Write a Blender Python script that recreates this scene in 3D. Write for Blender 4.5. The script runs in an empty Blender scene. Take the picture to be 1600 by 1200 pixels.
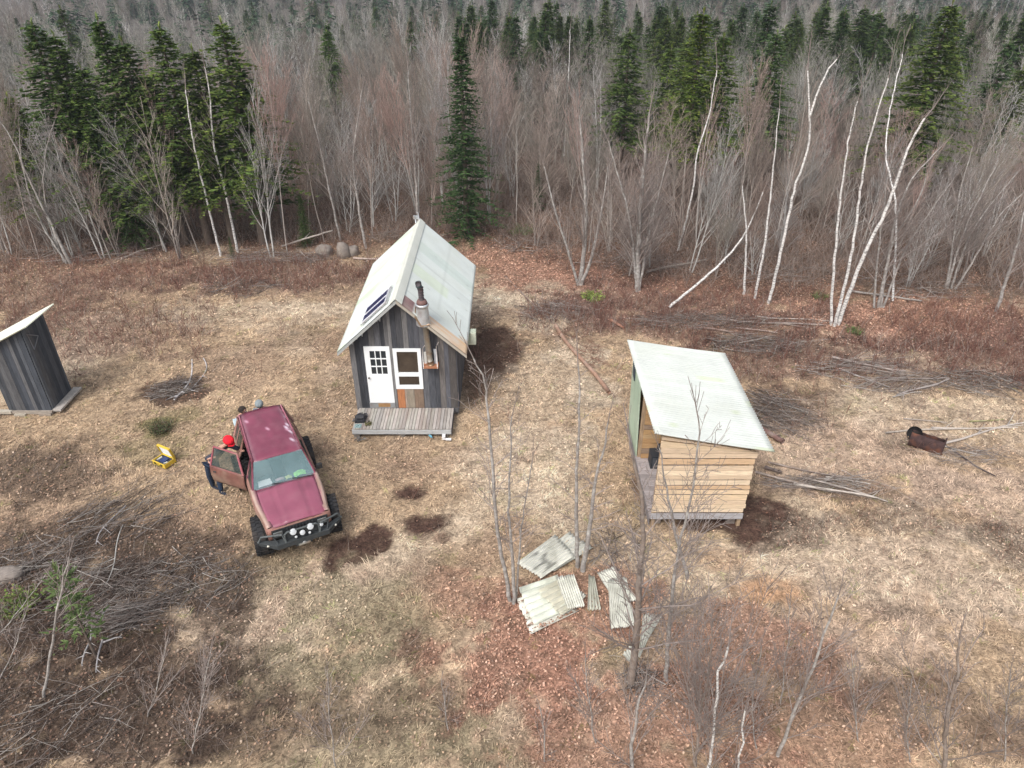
import bpy, math, random
import numpy as np
from mathutils import Vector, Matrix
SC = bpy.context.scene
R_ = math.radians
# ------------------------------------------------------------------ camera, world, sun, exposure
CAM_H = 13.0; FPX = 1140.0; PITCH = R_(32.3)
cd = bpy.data.cameras.new('camera'); cam = bpy.data.objects.new('camera', cd); SC.collection.objects.link(cam)
cam.location = (0, 0, CAM_H); cam.rotation_euler = (math.pi/2 - PITCH, 0, 0)
cd.sensor_width = 36.0; cd.lens = FPX/1600*36.0; cd.clip_start = 0.1; cd.clip_end = 3000
SC.camera = cam
SUN_EL = R_(52); SUN_AZ = R_(-150)          # azimuth measured from +Y towards +X: high, behind left of the camera
W = bpy.data.worlds.new('World'); SC.world = W; W.use_nodes = True
nt = W.node_tree; bg = nt.nodes['Background']
sky = nt.nodes.new('ShaderNodeTexSky'); sky.sky_type = 'NISHITA'; sky.sun_disc = False
sky.sun_elevation = SUN_EL; sky.sun_rotation = SUN_AZ; sky.air_density = 1.0; sky.dust_density = 4.0; sky.ozone_density = 0.6
hs = nt.nodes.new('ShaderNodeHueSaturation'); hs.inputs['Saturation'].default_value = 0.42
nt.links.new(sky.outputs[0], hs.inputs['Color']); nt.links.new(hs.outputs[0], bg.inputs[0]); bg.inputs[1].default_value = 0.15
sl = bpy.data.lights.new('sun', 'SUN'); sl.energy = 1.2; sl.angle = R_(18); sl.color = (1.0, 0.98, 0.955)
sun = bpy.data.objects.new('sun', sl); SC.collection.objects.link(sun)
sd = Vector((math.sin(SUN_AZ)*math.cos(SUN_EL), math.cos(SUN_AZ)*math.cos(SUN_EL), math.sin(SUN_EL)))
sun.rotation_euler = sd.to_track_quat('Z', 'Y').to_euler()
SC.view_settings.view_transform = 'Standard'; SC.view_settings.look = 'None'
SC.view_settings.gamma = 1; SC.view_settings.exposure = 0.64; SC.view_settings.use_curve_mapping = False
SC.cycles.max_bounces = 5; SC.cycles.diffuse_bounces = 3; SC.cycles.glossy_bounces = 2; SC.cycles.transmission_bounces = 4
SC.cycles.volume_bounces = 0; SC.cycles.use_fast_gi = False

rnd = random.Random(7); RG = np.random.default_rng(11)
# ------------------------------------------------------------------ measuring helpers (a photo pixel to a point of the place)
_F = np.array([0, math.cos(PITCH), -math.sin(PITCH)]); _U = np.array([0, math.sin(PITCH), math.cos(PITCH)])
def ray(x, y): return _F + np.array([1., 0, 0])*(x-800)/FPX - _U*(y-600)/FPX
def G(x, y, z=0.0):
    r = ray(x, y); t = (z-CAM_H)/r[2]; return np.array([0, 0, CAM_H]) + t*r
def PY(x, y, Y):
    r = ray(x, y); return np.array([0, 0, CAM_H]) + r*Y/r[1]

# ------------------------------------------------------------------ noise
def vnoise(x, y, s, seed=0):
    x = np.asarray(x, float)*s; y = np.asarray(y, float)*s
    xi = np.floor(x).astype(np.int64); yi = np.floor(y).astype(np.int64); fx = x-xi; fy = y-yi
    fx = fx*fx*(3-2*fx); fy = fy*fy*(3-2*fy)
    def h(a, b):
        n = (a*374761393 + b*668265263 + seed*2246822519) & 0xffffffff
        n = ((n ^ (n >> 13))*1274126177) & 0xffffffff
        return ((n ^ (n >> 16)) & 0xffff)/65535.0
    return (h(xi, yi)*(1-fx)+h(xi+1, yi)*fx)*(1-fy) + (h(xi, yi+1)*(1-fx)+h(xi+1, yi+1)*fx)*fy
def fbm(x, y, s, seed=0, o=4):
    v = 0; a = .5; t = 0
    for i in range(o):
        v = v + a*vnoise(x, y, s, seed+i*17); t += a; a *= .55; s *= 2.1
    return v/t
def sst(a, b, x):
    t = np.clip((x-a)/(b-a), 0, 1); return t*t*(3-2*t)

# ------------------------------------------------------------------ terrain
def edge_y(x): return np.interp(x, [-40, -23, -16, -7, -2, 2, 5.4, 10, 15, 20, 40], [30, 31, 32.3, 33.3, 34.5, 31.5, 29.0, 28.2, 28.3, 27.0, 26])
def terrain(x, y):
    x = np.asarray(x, float); y = np.asarray(y, float)
    z = np.interp(y, [-50, 38, 60, 90, 130, 200, 260, 450, 900], [0, 0, -1.4, -4.2, -8, -9.5, -7, 22, 70])
    big = (fbm(x, y, .025, 5, 3)-.5)*6*sst(45, 110, y)
    near = (fbm(x, y, .35, 9, 4)-.5)*.22 + (fbm(x, y, 2.2, 12, 3)-.5)*.07
    return z + big + near

# ------------------------------------------------------------------ ground cover zones
OLIVE = np.array([.27, .225, .145]); PINKB = np.array([.52, .385, .29]); ORLF = np.array([.39, .225, .155])
STRAW = np.array([.46, .335, .22]); PALE = np.array([.62, .50, .37]); LEAF = np.array([.37, .205, .145]); REDB = np.array([.23, .145, .115])
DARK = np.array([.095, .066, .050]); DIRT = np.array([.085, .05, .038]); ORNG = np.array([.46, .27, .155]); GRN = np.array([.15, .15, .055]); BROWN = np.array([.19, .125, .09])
ZONES = [  # photo x, y of the centre, radii in metres across and away, colour, strength, edge raggedness
 (450, 430, 5.5, 2.2, REDB, .75, .7), (250, 430, 5, 2.0, REDB, .55, .7), (150, 520, 4.5, 2.5, REDB, .55, .8), (120, 470, 5, 2.5, BROWN, .5, .8),
 (60, 450, 5, 3, REDB, .5, .7), (850, 410, 5.0, 3.6, LEAF, .85, .6), (1020, 430, 5.5, 3.0, LEAF, .9, .6), (1180, 450, 4.5, 2.6, LEAF, .7, .7), (1420, 500, 7, 2.8, LEAF, .85, .6),
 (1560, 540, 5, 3.2, REDB, .85, .6), (900, 490, 2.6, 2.2, REDB, .8, .7), (1100, 500, 5.5, 2.2, REDB, .75, .7), (1000, 470, 3.5, 2.0, REDB, .6, .8), (1260, 560, 4.5, 1.6, REDB, .7, .8),
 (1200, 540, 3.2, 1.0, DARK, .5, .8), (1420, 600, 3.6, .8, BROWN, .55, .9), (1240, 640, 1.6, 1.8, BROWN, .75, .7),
 (770, 545, 1.15, 1.9, DIRT, .95, .4), (745, 590, .5, 1.6, BROWN, .8, .5), (735, 500, .8, .9, BROWN, .6, .6), (480, 700, 1.0, .5, BROWN, .5, .8), (460, 655, .8, .4, BROWN, .5, .8),  # dark soil right of the cabin, with the cabin's shadow painted into it
 (270, 612, 1.05, .75, DIRT, .85, .5), (245, 665, .6, .5, GRN, .7, .8), (280, 650, .7, .5, GRN, .4, .8), (230, 705, 1.4, .8, GRN, .3, .9),
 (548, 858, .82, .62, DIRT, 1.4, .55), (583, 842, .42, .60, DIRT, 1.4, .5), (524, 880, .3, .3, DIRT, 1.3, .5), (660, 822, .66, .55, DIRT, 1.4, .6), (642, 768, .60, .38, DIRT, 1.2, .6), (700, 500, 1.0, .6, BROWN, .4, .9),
 (560, 960, 2.4, 1.5, OLIVE, .75, .9), (480, 1060, 2.2, 1.0, OLIVE, .8, .9), (660, 1120, 2.2, 1.0, OLIVE, .7, .9), (420, 900, 1.2, 1.0, OLIVE, .6, .9), (560, 1190, 3.0, 1.0, OLIVE, .7, .9), (900, 1190, 2.0, .7, OLIVE, .4, .9),
 (1350, 700, 3.5, 2.0, PINKB, .7, .9), (1450, 900, 3.5, 1.8, PINKB, .75, .9), (1300, 1000, 2.5, 1.2, PINKB, .6, .9), (1540, 780, 2.5, 1.5, PINKB, .7, .9), (1010, 405, 2.4, 1.6, ORLF, .8, .8), (850, 400, 1.6, 1.2, ORLF, .7, .8), (1120, 440, 2.0, 1.2, ORLF, .7, .8), (1440, 500, 3.0, 1.2, ORLF, .7, .8), (1500, 470, 2.5, 1.0, ORLF, .6, .8), (860, 1040, 1.2, .8, ORLF, .7, .8), (200, 420, 3.0, 1.0, ORLF, .5, .9),
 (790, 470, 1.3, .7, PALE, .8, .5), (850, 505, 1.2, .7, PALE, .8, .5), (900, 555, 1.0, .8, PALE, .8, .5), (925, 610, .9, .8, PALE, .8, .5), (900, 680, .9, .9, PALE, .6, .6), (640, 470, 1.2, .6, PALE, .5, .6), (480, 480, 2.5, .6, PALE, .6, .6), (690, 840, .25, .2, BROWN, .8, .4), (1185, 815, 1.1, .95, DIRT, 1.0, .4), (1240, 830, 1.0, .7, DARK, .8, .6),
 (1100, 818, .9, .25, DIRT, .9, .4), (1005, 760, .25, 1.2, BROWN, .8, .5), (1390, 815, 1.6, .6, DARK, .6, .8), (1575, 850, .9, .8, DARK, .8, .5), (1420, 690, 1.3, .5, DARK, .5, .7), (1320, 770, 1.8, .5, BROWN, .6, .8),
 (1200, 925, 1.0, .55, ORNG, .8, .6), (1130, 880, .8, .4, ORNG, .4, .8), (1500, 650, 4, 1.5, PALE, .4, .9), (1450, 880, 4, 1.8, PALE, .45, .9), (860, 600, 2, 3, PALE, .45, .9), (400, 490, 5, 1.4, PALE, .5, .9),
 (830, 1030, 2.1, 1.4, LEAF, .88, .9), (720, 930, 1.2, 1.0, LEAF, .55, .8), (1000, 1120, 2.6, 1.6, LEAF, .75, .95), (1150, 1010, 2.2, 1.4, LEAF, .7, .6), (930, 950, 1.8, 1.2, LEAF, .75, .9), (1300, 1150, 2.2, 1.2, LEAF, .45, .8),
 (60, 740, 2.6, 1.5, DARK, .7, .6), (100, 850, 3.0, 1.4, DARK, .75, .85), (250, 850, 2.0, 1.0, DARK, .75, .6), (340, 920, 1.2, 1.0, DARK, .75, .6), (150, 980, 3.0, 1.5, DARK, .85, .85), (330, 960, 1.0, .7, DARK, .6, .7),
 (40, 1100, 3.5, 1.6, DARK, .9, .8), (200, 1120, 2.2, 1.1, DARK, .9, .5), (400, 1150, 1.4, .7, DARK, .6, .8), (300, 1040, 1.6, .9, DARK, .8, .6), (40, 940, 2.2, 1.4, DARK, .9, .5), (380, 1080, 1.0, .6, DARK, .5, .8), (420, 860, .5, .4, DARK, .3, .8), (560, 1120, 1.6, .8, BROWN, .45, .9), (1450, 1080, 1.2, .6, BROWN, .6, .8), (1560, 1150, 1.4, .8, BROWN, .65, .7),
 (1250, 1080, 1.6, .9, BROWN, .4, .9), (640, 1010, .2, .5, BROWN, .8, .7), (700, 1080, .3, .6, BROWN, .7, .7), (1400, 960, 1.0, .4, BROWN, .35, .9), (640, 640, 2.2, 1.4, PALE, .2, .9),
]
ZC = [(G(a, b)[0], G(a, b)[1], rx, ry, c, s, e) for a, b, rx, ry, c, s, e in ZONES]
def cover(x, y):
    """albedo, grass density, leaf density and shrub density of the ground at x, y"""
    x = np.asarray(x, float); y = np.asarray(y, float)
    n1 = fbm(x, y, .5, 31, 4); n2 = fbm(x, y, 1.7, 47, 4); n3 = fbm(x, y, .18, 77, 3)
    col = STRAW[None]*(0.80+.45*(n1[:, None]-.3)) ; col = col + (PALE-STRAW)[None]*sst(.52, .72, n3)[:, None]*.7
    gm = sst(.60, .76, n2)[:, None]*.38; col = col*(1-gm) + BROWN*gm
    gg = sst(.64, .8, fbm(x, y, .9, 90, 4))[:, None]*.28; col = col*(1-gg) + GRN*gg
    h1 = fbm(x, y, 5.5, 301, 3); h2 = fbm(x, y, 2.6, 322, 3); col = col*(.80+.50*h1+.28*h2)[:, None]
    pk = sst(.5, .75, fbm(x, y, .32, 333, 3))[:, None]*.35; col = col*(1-pk)+np.array([.33, .22, .165])*pk
    grass = np.ones_like(x); leaf = np.full_like(x, .07)+.18*sst(.5, .7, fbm(x, y, .7, 350, 3)); shrub = np.full_like(x, .018)
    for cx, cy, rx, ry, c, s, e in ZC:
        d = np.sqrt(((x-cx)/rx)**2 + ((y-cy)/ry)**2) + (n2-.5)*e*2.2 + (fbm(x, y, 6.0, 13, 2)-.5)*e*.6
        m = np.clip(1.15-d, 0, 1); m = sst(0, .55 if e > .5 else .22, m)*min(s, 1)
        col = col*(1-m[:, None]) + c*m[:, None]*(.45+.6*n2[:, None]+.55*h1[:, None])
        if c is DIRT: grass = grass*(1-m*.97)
        elif c is LEAF: leaf = np.maximum(leaf, m); grass = grass*(1-m*.42)
        elif c is DARK: leaf = np.maximum(leaf, m*.55); shrub = np.maximum(shrub, m*.95); grass = grass*(1-m*.35)
        elif c is REDB: shrub = np.maximum(shrub, m); leaf = np.maximum(leaf, m*.35)
        elif c is BROWN: shrub = np.maximum(shrub, m*.3)
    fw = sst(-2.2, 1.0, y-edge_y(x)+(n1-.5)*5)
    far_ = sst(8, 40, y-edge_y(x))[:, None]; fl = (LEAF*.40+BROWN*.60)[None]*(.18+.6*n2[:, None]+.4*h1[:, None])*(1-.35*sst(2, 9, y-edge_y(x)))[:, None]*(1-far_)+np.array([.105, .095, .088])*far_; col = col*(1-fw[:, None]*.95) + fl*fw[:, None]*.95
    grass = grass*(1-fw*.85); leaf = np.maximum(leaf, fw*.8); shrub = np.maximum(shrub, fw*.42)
    return np.clip(col, .012, .9), grass, leaf, shrub

# ------------------------------------------------------------------ object helpers
COL = SC.collection
def link(o, parent=None):
    COL.objects.link(o)
    if parent is not None: o.parent = parent
    return o
def empty(name, loc=(0, 0, 0), rz=0.0):
    o = bpy.data.objects.new(name, None); o.empty_display_size = .2; o.location = loc; o.rotation_euler = (0, 0, rz); return link(o)
def tag(o, label=None, cat=None, group=None, kind=None):
    if label: o['label'] = label
    if cat: o['category'] = cat
    if group: o['group'] = group
    if kind: o['kind'] = kind
    return o
def fast_mesh(name, V, Fc, col=None, smooth=False):
    V = np.ascontiguousarray(V, np.float32); Fc = np.ascontiguousarray(Fc, np.int32); k = Fc.shape[1]; m = bpy.data.meshes.new(name)
    m.vertices.add(len(V)); m.vertices.foreach_set('co', V.ravel())
    m.loops.add(Fc.size); m.loops.foreach_set('vertex_index', Fc.ravel())
    m.polygons.add(len(Fc)); m.polygons.foreach_set('loop_start', np.arange(0, Fc.size, k, dtype=np.int32))
    if smooth: m.polygons.foreach_set('use_smooth', np.ones(len(Fc), bool))
    if col is not None:
        a = m.color_attributes.new('tint', 'FLOAT_COLOR', 'POINT')
        c = np.ones((len(V), 4), np.float32); c[:, :3] = col; a.data.foreach_set('color', c.ravel())
    m.update(calc_edges=True); return m
def obj(name, mesh, mat, parent=None, loc=None):
    o = bpy.data.objects.new(name, mesh)
    if mat is not None and not mesh.materials: mesh.materials.append(mat)
    if loc is not None: o.location = loc
    return link(o, parent)
class MB:
    """collects boxes, tubes and strips with a tint each and links them as one mesh object"""
    def __init__(s): s.v = []; s.f = []; s.c = []; s.sm = []
    def add(s, vs, fs, c=(1, 1, 1), smooth=False):
        b = len(s.v); s.v += [tuple(map(float, v)) for v in vs]; s.f += [tuple(b+i for i in f) for f in fs]
        s.c += [tuple(c)]*len(vs) if not isinstance(c, list) else c; s.sm += [smooth]*len(fs)
    def box(s, x0, x1, y0, y1, z0, z1, c=(1, 1, 1), M=None, bev=0.0):
        vs = [(x, y, z) for z in (z0, z1) for y in (y0, y1) for x in (x0, x1)]
        if M is not None: vs = [M @ Vector(v) for v in vs]
        s.add(vs, [(0, 2, 3, 1), (4, 5, 7, 6), (0, 1, 5, 4), (2, 6, 7, 3), (0, 4, 6, 2), (1, 3, 7, 5)], c)
    def hexa(s, v8, c=(1, 1, 1)):   # bottom 4 then top 4, both counter-clockwise from above
        s.add(v8, [(3, 2, 1, 0), (4, 5, 6, 7), (0, 1, 5, 4), (1, 2, 6, 5), (2, 3, 7, 6), (3, 0, 4, 7)], c)
    def tube(s, pts, rad, n=8, c=(1, 1, 1), cap=True, smooth=True):
        pts = [Vector(p) for p in pts]; rad = rad if hasattr(rad, '__len__') else [rad]*len(pts); vs = []; fs = []
        up = None
        for i, p in enumerate(pts):
            d = (pts[min(i+1, len(pts)-1)]-pts[max(i-1, 0)]).normalized()
            if up is None: up = Vector((0, 0, 1)) if abs(d.z) < .9 else Vector((1, 0, 0))
            a = d.cross(up).normalized(); b = d.cross(a).normalized(); up = -b
            for k in range(n): t = 2*math.pi*k/n; vs.append(p + a*math.cos(t)*rad[i] + b*math.sin(t)*rad[i])
        for i in range(len(pts)-1):
            for k in range(n): fs.append((i*n+k, i*n+(k+1) % n, (i+1)*n+(k+1) % n, (i+1)*n+k))
        if cap: fs.append(tuple(range(n))); fs.append(tuple((len(pts)-1)*n+k for k in reversed(range(n))))
        s.add(vs, fs, c, smooth)
    def lathe(s, prof, n=20, M=None, c=(1, 1, 1), smooth=True):    # profile of (radius, z)
        vs = []; fs = []
        for r, z in prof:
            for k in range(n): t = 2*math.pi*k/n; v = Vector((r*math.cos(t), r*math.sin(t), z)); vs.append(M @ v if M is not None else v)
        for i in range(len(prof)-1):
            for k in range(n): fs.append((i*n+k, i*n+(k+1) % n, (i+1)*n+(k+1) % n, (i+1)*n+k))
        s.add(vs, fs, c, smooth)
    def grid(s, P, c=(1, 1, 1), smooth=True):                       # P[i][j] points
        nu = len(P); nv = len(P[0]); vs = [p for row in P for p in row]
        s.add(vs, [(i*nv+j, (i+1)*nv+j, (i+1)*nv+j+1, i*nv+j+1) for i in range(nu-1) for j in range(nv-1)], c, smooth)
    def build(s, name, mat, parent=None, bevel=0.0, seg=2, solid=0.0, sub=0):
        m = bpy.data.meshes.new(name); m.from_pydata(s.v, [], s.f); m.polygons.foreach_set('use_smooth', s.sm)
        a = m.color_attributes.new('tint', 'FLOAT_COLOR', 'POINT'); c = np.ones((len(s.v), 4), np.float32); c[:, :3] = np.array(s.c); a.data.foreach_set('color', c.ravel())
        m.update(); o = obj(name, m, mat, parent)
        if solid: q = o.modifiers.new('thickness', 'SOLIDIFY'); q.thickness = solid; q.offset = 0
        if sub: q = o.modifiers.new('smoothing', 'SUBSURF'); q.levels = sub; q.render_levels = sub
        if bevel: q = o.modifiers.new('bevel', 'BEVEL'); q.width = bevel; q.segments = seg; q.limit_method = 'ANGLE'
        return o

# ------------------------------------------------------------------ materials
def mat(name, color=(.5, .5, .5), rough=.8, tint=True, var=.25, scale=8.0, stretch=(1, 1, 1), bump=.0, metal=0.0, spec=.3, dirt=None, dirt_amt=.4, dirt_scale=3.0, objrand=None, detail=5.0, coords='Object', trans=0.0):
    m = bpy.data.materials.new(name); m.use_nodes = True; n = m.node_tree.nodes; l = m.node_tree.links; b = n['Principled BSDF']
    b.inputs['Roughness'].default_value = rough; b.inputs['Metallic'].default_value = metal; b.inputs['Specular IOR Level'].default_value = spec
    tc = n.new('ShaderNodeTexCoord'); mp = n.new('ShaderNodeMapping'); mp.inputs['Scale'].default_value = stretch; l.new(tc.outputs[coords], mp.inputs[0])
    nz = n.new('ShaderNodeTexNoise'); nz.inputs['Scale'].default_value = scale; nz.inputs['Detail'].default_value = detail; nz.inputs['Roughness'].default_value = .65; l.new(mp.outputs[0], nz.inputs['Vector'])
    mr = n.new('ShaderNodeMapRange'); mr.inputs[1].default_value = .25; mr.inputs[2].default_value = .75; mr.inputs[3].default_value = 1-var; mr.inputs[4].default_value = 1+var; l.new(nz.outputs[0], mr.inputs[0])
    base = n.new('ShaderNodeRGB'); base.outputs[0].default_value = (*color, 1); cur = base.outputs[0]
    def mul(a, bb, kind='MULTIPLY', fac=1.0):
        x = n.new('ShaderNodeMix'); x.data_type = 'RGBA'; x.blend_type = kind; x.inputs['Factor'].default_value = fac if not hasattr(fac, 'links') else 1
        if hasattr(fac, 'links'): l.new(fac, x.inputs['Factor'])
        l.new(a, x.inputs['A']); l.new(bb, x.inputs['B']); return x.outputs['Result']
    if tint:
        at = n.new('ShaderNodeAttribute'); at.attribute_name = 'tint'; cur = mul(cur, at.outputs['Color'])
    if objrand:
        oi = n.new('ShaderNodeObjectInfo'); cr = n.new('ShaderNodeValToRGB'); cr.color_ramp.elements[0].color = (*objrand[0], 1); cr.color_ramp.elements[1].color = (*objrand[-1], 1)
        for i, c in enumerate(objrand[1:-1]): e = cr.color_ramp.elements.new((i+1)/(len(objrand)-1)); e.color = (*c, 1)
        l.new(oi.outputs['Random'], cr.inputs[0]); cur = mul(cur, cr.outputs[0])
    hv = n.new('ShaderNodeCombineColor')
    for i in range(3): l.new(mr.outputs[0], hv.inputs[i])
    cur = mul(cur, hv.outputs[0])
    if dirt:
        dn = n.new('ShaderNodeTexNoise'); dn.inputs['Scale'].default_value = dirt_scale; dn.inputs['Detail'].default_value = 7; l.new(mp.outputs[0], dn.inputs['Vector'])
        dr = n.new('ShaderNodeMapRange'); dr.inputs[1].default_value = .48; dr.inputs[2].default_value = .68; dr.inputs[3].default_value = 0; dr.inputs[4].default_value = dirt_amt; l.new(dn.outputs[0], dr.inputs[0])
        dc = n.new('ShaderNodeRGB'); dc.outputs[0].default_value = (*dirt, 1); cur = mul(cur, dc.outputs[0], 'MIX', dr.outputs[0])
    l.new(cur, b.inputs['Base Color'])
    if bump:
        bp = n.new('ShaderNodeBump'); bp.inputs['Strength'].default_value = bump; bp.inputs['Distance'].default_value = .02; l.new(nz.outputs[0], bp.inputs['Height']); l.new(bp.outputs[0], b.inputs['Normal'])
    if trans:
        b.inputs['Alpha'].default_value = 1-trans
    return m
M_ground = mat('soil and thatch', (1, 1, 1), .95, var=.42, scale=9, bump=.9, detail=9, dirt=(.10, .07, .05), dirt_amt=.5, dirt_scale=2.3, spec=.1)
def speckle(m, lo=.5, hi=1.55):
    n = m.node_tree.nodes; l = m.node_tree.links; b = n['Principled BSDF']; src = b.inputs['Base Color'].links[0].from_socket; tc = n.new('ShaderNodeTexCoord')
    wn = n.new('ShaderNodeTexNoise'); wn.inputs['Scale'].default_value = 3; wn.inputs['Detail'].default_value = 3; l.new(tc.outputs['Object'], wn.inputs['Vector']); ad = n.new('ShaderNodeVectorMath'); ad.operation = 'MULTIPLY_ADD'; ad.inputs[1].default_value = (.5, .5, .5); l.new(wn.outputs['Color'], ad.inputs[0]); l.new(tc.outputs['Object'], ad.inputs[2]); cur = src
    for sc, a, c in ((19, lo, hi), (42, .80, 1.22)):
        v = n.new('ShaderNodeTexVoronoi'); v.inputs['Scale'].default_value = sc; l.new(ad.outputs[0], v.inputs['Vector']); sp = n.new('ShaderNodeSeparateColor'); l.new(v.outputs['Color'], sp.inputs[0]); mr = n.new('ShaderNodeMapRange'); mr.inputs[3].default_value = a; mr.inputs[4].default_value = c; l.new(sp.outputs[0], mr.inputs[0])
        cc = n.new('ShaderNodeCombineColor'); mx = n.new('ShaderNodeMix'); mx.data_type = 'RGBA'; mx.blend_type = 'MULTIPLY'; mx.inputs['Factor'].default_value = 1
        for i in range(3): l.new(mr.outputs[0], cc.inputs[i])
        l.new(cur, mx.inputs['A']); l.new(cc.outputs[0], mx.inputs['B']); cur = mx.outputs['Result']
    l.new(cur, b.inputs['Base Color'])
speckle(M_ground, .62, 1.38)
M_grass = mat('dry grass', (1, 1, 1), .85, var=.12, scale=3, spec=.15)
M_leaf = mat('dead leaves', (1, 1, 1), .75, var=.1, scale=5, spec=.2)
M_bare = mat('bare bark', (1, 1, 1), .9, var=.22, scale=6, spec=.1, objrand=[(.30, .27, .245), (.38, .33, .30), (.25, .22, .20), (.48, .44, .40), (.31, .27, .24)])
M_twig = mat('bare twigs', (1, 1, 1), .9, var=.15, scale=3, spec=.1, objrand=[(.29, .245, .205), (.33, .25, .215), (.26, .235, .20), (.38, .33, .285), (.36, .235, .205)])
M_fbark = mat('forest mass bark', (1, 1, 1), .9, var=.2, scale=.4, spec=.1)
M_birch = mat('white birch bark', (.66, .64, .61), .7, var=.12, scale=5, stretch=(1, 1, 4), dirt=(.08, .07, .065), dirt_amt=.85, dirt_scale=9, spec=.2)
M_grey = mat('grey bark', (.28, .255, .235), .85, var=.3, scale=14, dirt=(.50, .49, .46), dirt_amt=.7, dirt_scale=7, spec=.1, bump=.3)
M_gtwig = mat('grey twigs', (.26, .22, .20), .9, var=.15, scale=4, spec=.1)
M_needle = mat('needles', (1, 1, 1), .7, var=.3, scale=2.2, spec=.2, objrand=[(.75, .85, .8), (1, 1, 1), (1.25, 1.15, .8), (.7, .85, .95), (1.05, 1.1, .9)])
M_strunk = mat('spruce trunk', (.14, .11, .09), .95, var=.3, scale=9, bump=.4)
M_shrub = mat('cane stems', (1, 1, 1), .85, var=.15, scale=4, spec=.15)
M_boards = mat('weathered boards', (1, 1, 1), .85, var=.40, scale=7, stretch=(3.5, 3.5, .45), bump=.5, detail=8, spec=.15)
M_boards_h = mat('weathered boards along', (1, 1, 1), .85, var=.28, scale=7, stretch=(.45, 3.5, 3.5), bump=.4, detail=8, spec=.15)
M_deckb = mat('deck boards', (1, 1, 1), .85, var=.25, scale=7, stretch=(3.5, .5, 3.5), bump=.4, detail=8, dirt=(.22, .15, .12), dirt_amt=.45, dirt_scale=1.2, spec=.15)
M_roof = mat('pale corrugated sheet', (1, 1, 1), .55, var=.05, scale=2, stretch=(1, 1, 1), dirt=(.50, .52, .44), dirt_amt=.28, dirt_scale=1.1, spec=.35)
M_sheet = mat('scrap corrugated sheet', (1, 1, 1), .6, var=.09, scale=6, dirt=(.25, .24, .18), dirt_amt=.40, dirt_scale=3.2, spec=.3)
M_white = mat('white paint', (.80, .82, .82), .45, var=.04, scale=4, spec=.4)
M_plain = mat('painted and plastic', (1, 1, 1), .6, var=.12, scale=9)
M_metal = mat('galvanised metal', (1, 1, 1), .38, var=.15, scale=7, metal=.6, spec=.5, dirt=(.28, .15, .08), dirt_amt=.5, dirt_scale=3)
M_rust = mat('rust', (.050, .028, .026), .9, var=.45, scale=7, bump=.6, dirt=(.22, .085, .045), dirt_amt=.75, dirt_scale=2.6)
M_black = mat('black rubber', (.022, .022, .024), .75, var=.3, scale=14, dirt=(.09, .07, .055), dirt_amt=.35, dirt_scale=4)
M_paint = mat('faded red paint', (1, 1, 1), .32, var=.12, scale=2.5, spec=.5, dirt=(.30, .15, .17), dirt_amt=.18, dirt_scale=3.5)
M_mud = mat('muddy red paint', (1, 1, 1), .6, var=.2, scale=4, spec=.3, dirt=(.27, .19, .14), dirt_amt=.75, dirt_scale=2.0)
M_glass = mat('dark glass', (.03, .035, .04), .08, tint=False, var=.0, spec=.6)
M_bglass = mat('reflecting windscreen', (.16, .24, .25), .06, tint=False, var=.25, scale=1.5, spec=.8)
M_wglass = mat('window glass', (.055, .042, .032), .12, tint=False, var=.5, scale=2.0, spec=.5)
M_panel = mat('solar cell blue', (.025, .03, .10), .15, tint=False, var=.1, scale=3, spec=.6)
M_skin = mat('skin', (.50, .28, .21), .6, tint=False, var=.08, scale=12)
M_cloth = mat('cloth', (1, 1, 1), .9, var=.2, scale=16, bump=.2)
M_rock = mat('granite', (.24, .205, .18), .9, tint=False, var=.3, scale=4, bump=.8, dirt=(.18, .16, .12), dirt_amt=.5)
M_log = mat('bark and dead wood', (1, 1, 1), .9, var=.35, scale=9, bump=.6, dirt=(.42, .38, .34), dirt_amt=.35, dirt_scale=3)

# ------------------------------------------------------------------ ground
def axis(segs):
    a = [segs[0][0]]
    for lo, hi, st in segs:
        n = max(1, int(round((hi-lo)/st))); a += list(np.linspace(lo, hi, n+1)[1:])
    return np.array(a)
gx = axis([(-900, -200, 50), (-200, -60, 8), (-60, -26, 1), (-26, 26, .11), (26, 60, 1), (60, 200, 8), (200, 900, 50)])
gy = axis([(-60, 4, 4), (4, 20, .10), (20, 36, .16), (36, 60, .6), (60, 140, 2), (140, 300, 6), (300, 900, 40)])
XX, YY = np.meshgrid(gx, gy); X1 = XX.ravel(); Y1 = YY.ravel(); Z1 = terrain(X1, Y1)
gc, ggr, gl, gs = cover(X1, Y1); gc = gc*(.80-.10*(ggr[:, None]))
Z1 = Z1 - .05*(1-ggr)*(Y1 < 26)
nx, ny = len(gx), len(gy); I = np.arange(nx*ny).reshape(ny, nx)
Fg = np.stack([I[:-1, :-1], I[:-1, 1:], I[1:, 1:], I[1:, :-1]], -1).reshape(-1, 4)
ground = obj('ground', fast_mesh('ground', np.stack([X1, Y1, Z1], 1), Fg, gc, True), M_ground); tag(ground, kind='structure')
# a pale overcast sky is the world itself

def in_view(x, y, m=1.12): return np.abs(x) < m*(.70*(.845*y+6.95)+1.0)
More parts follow.
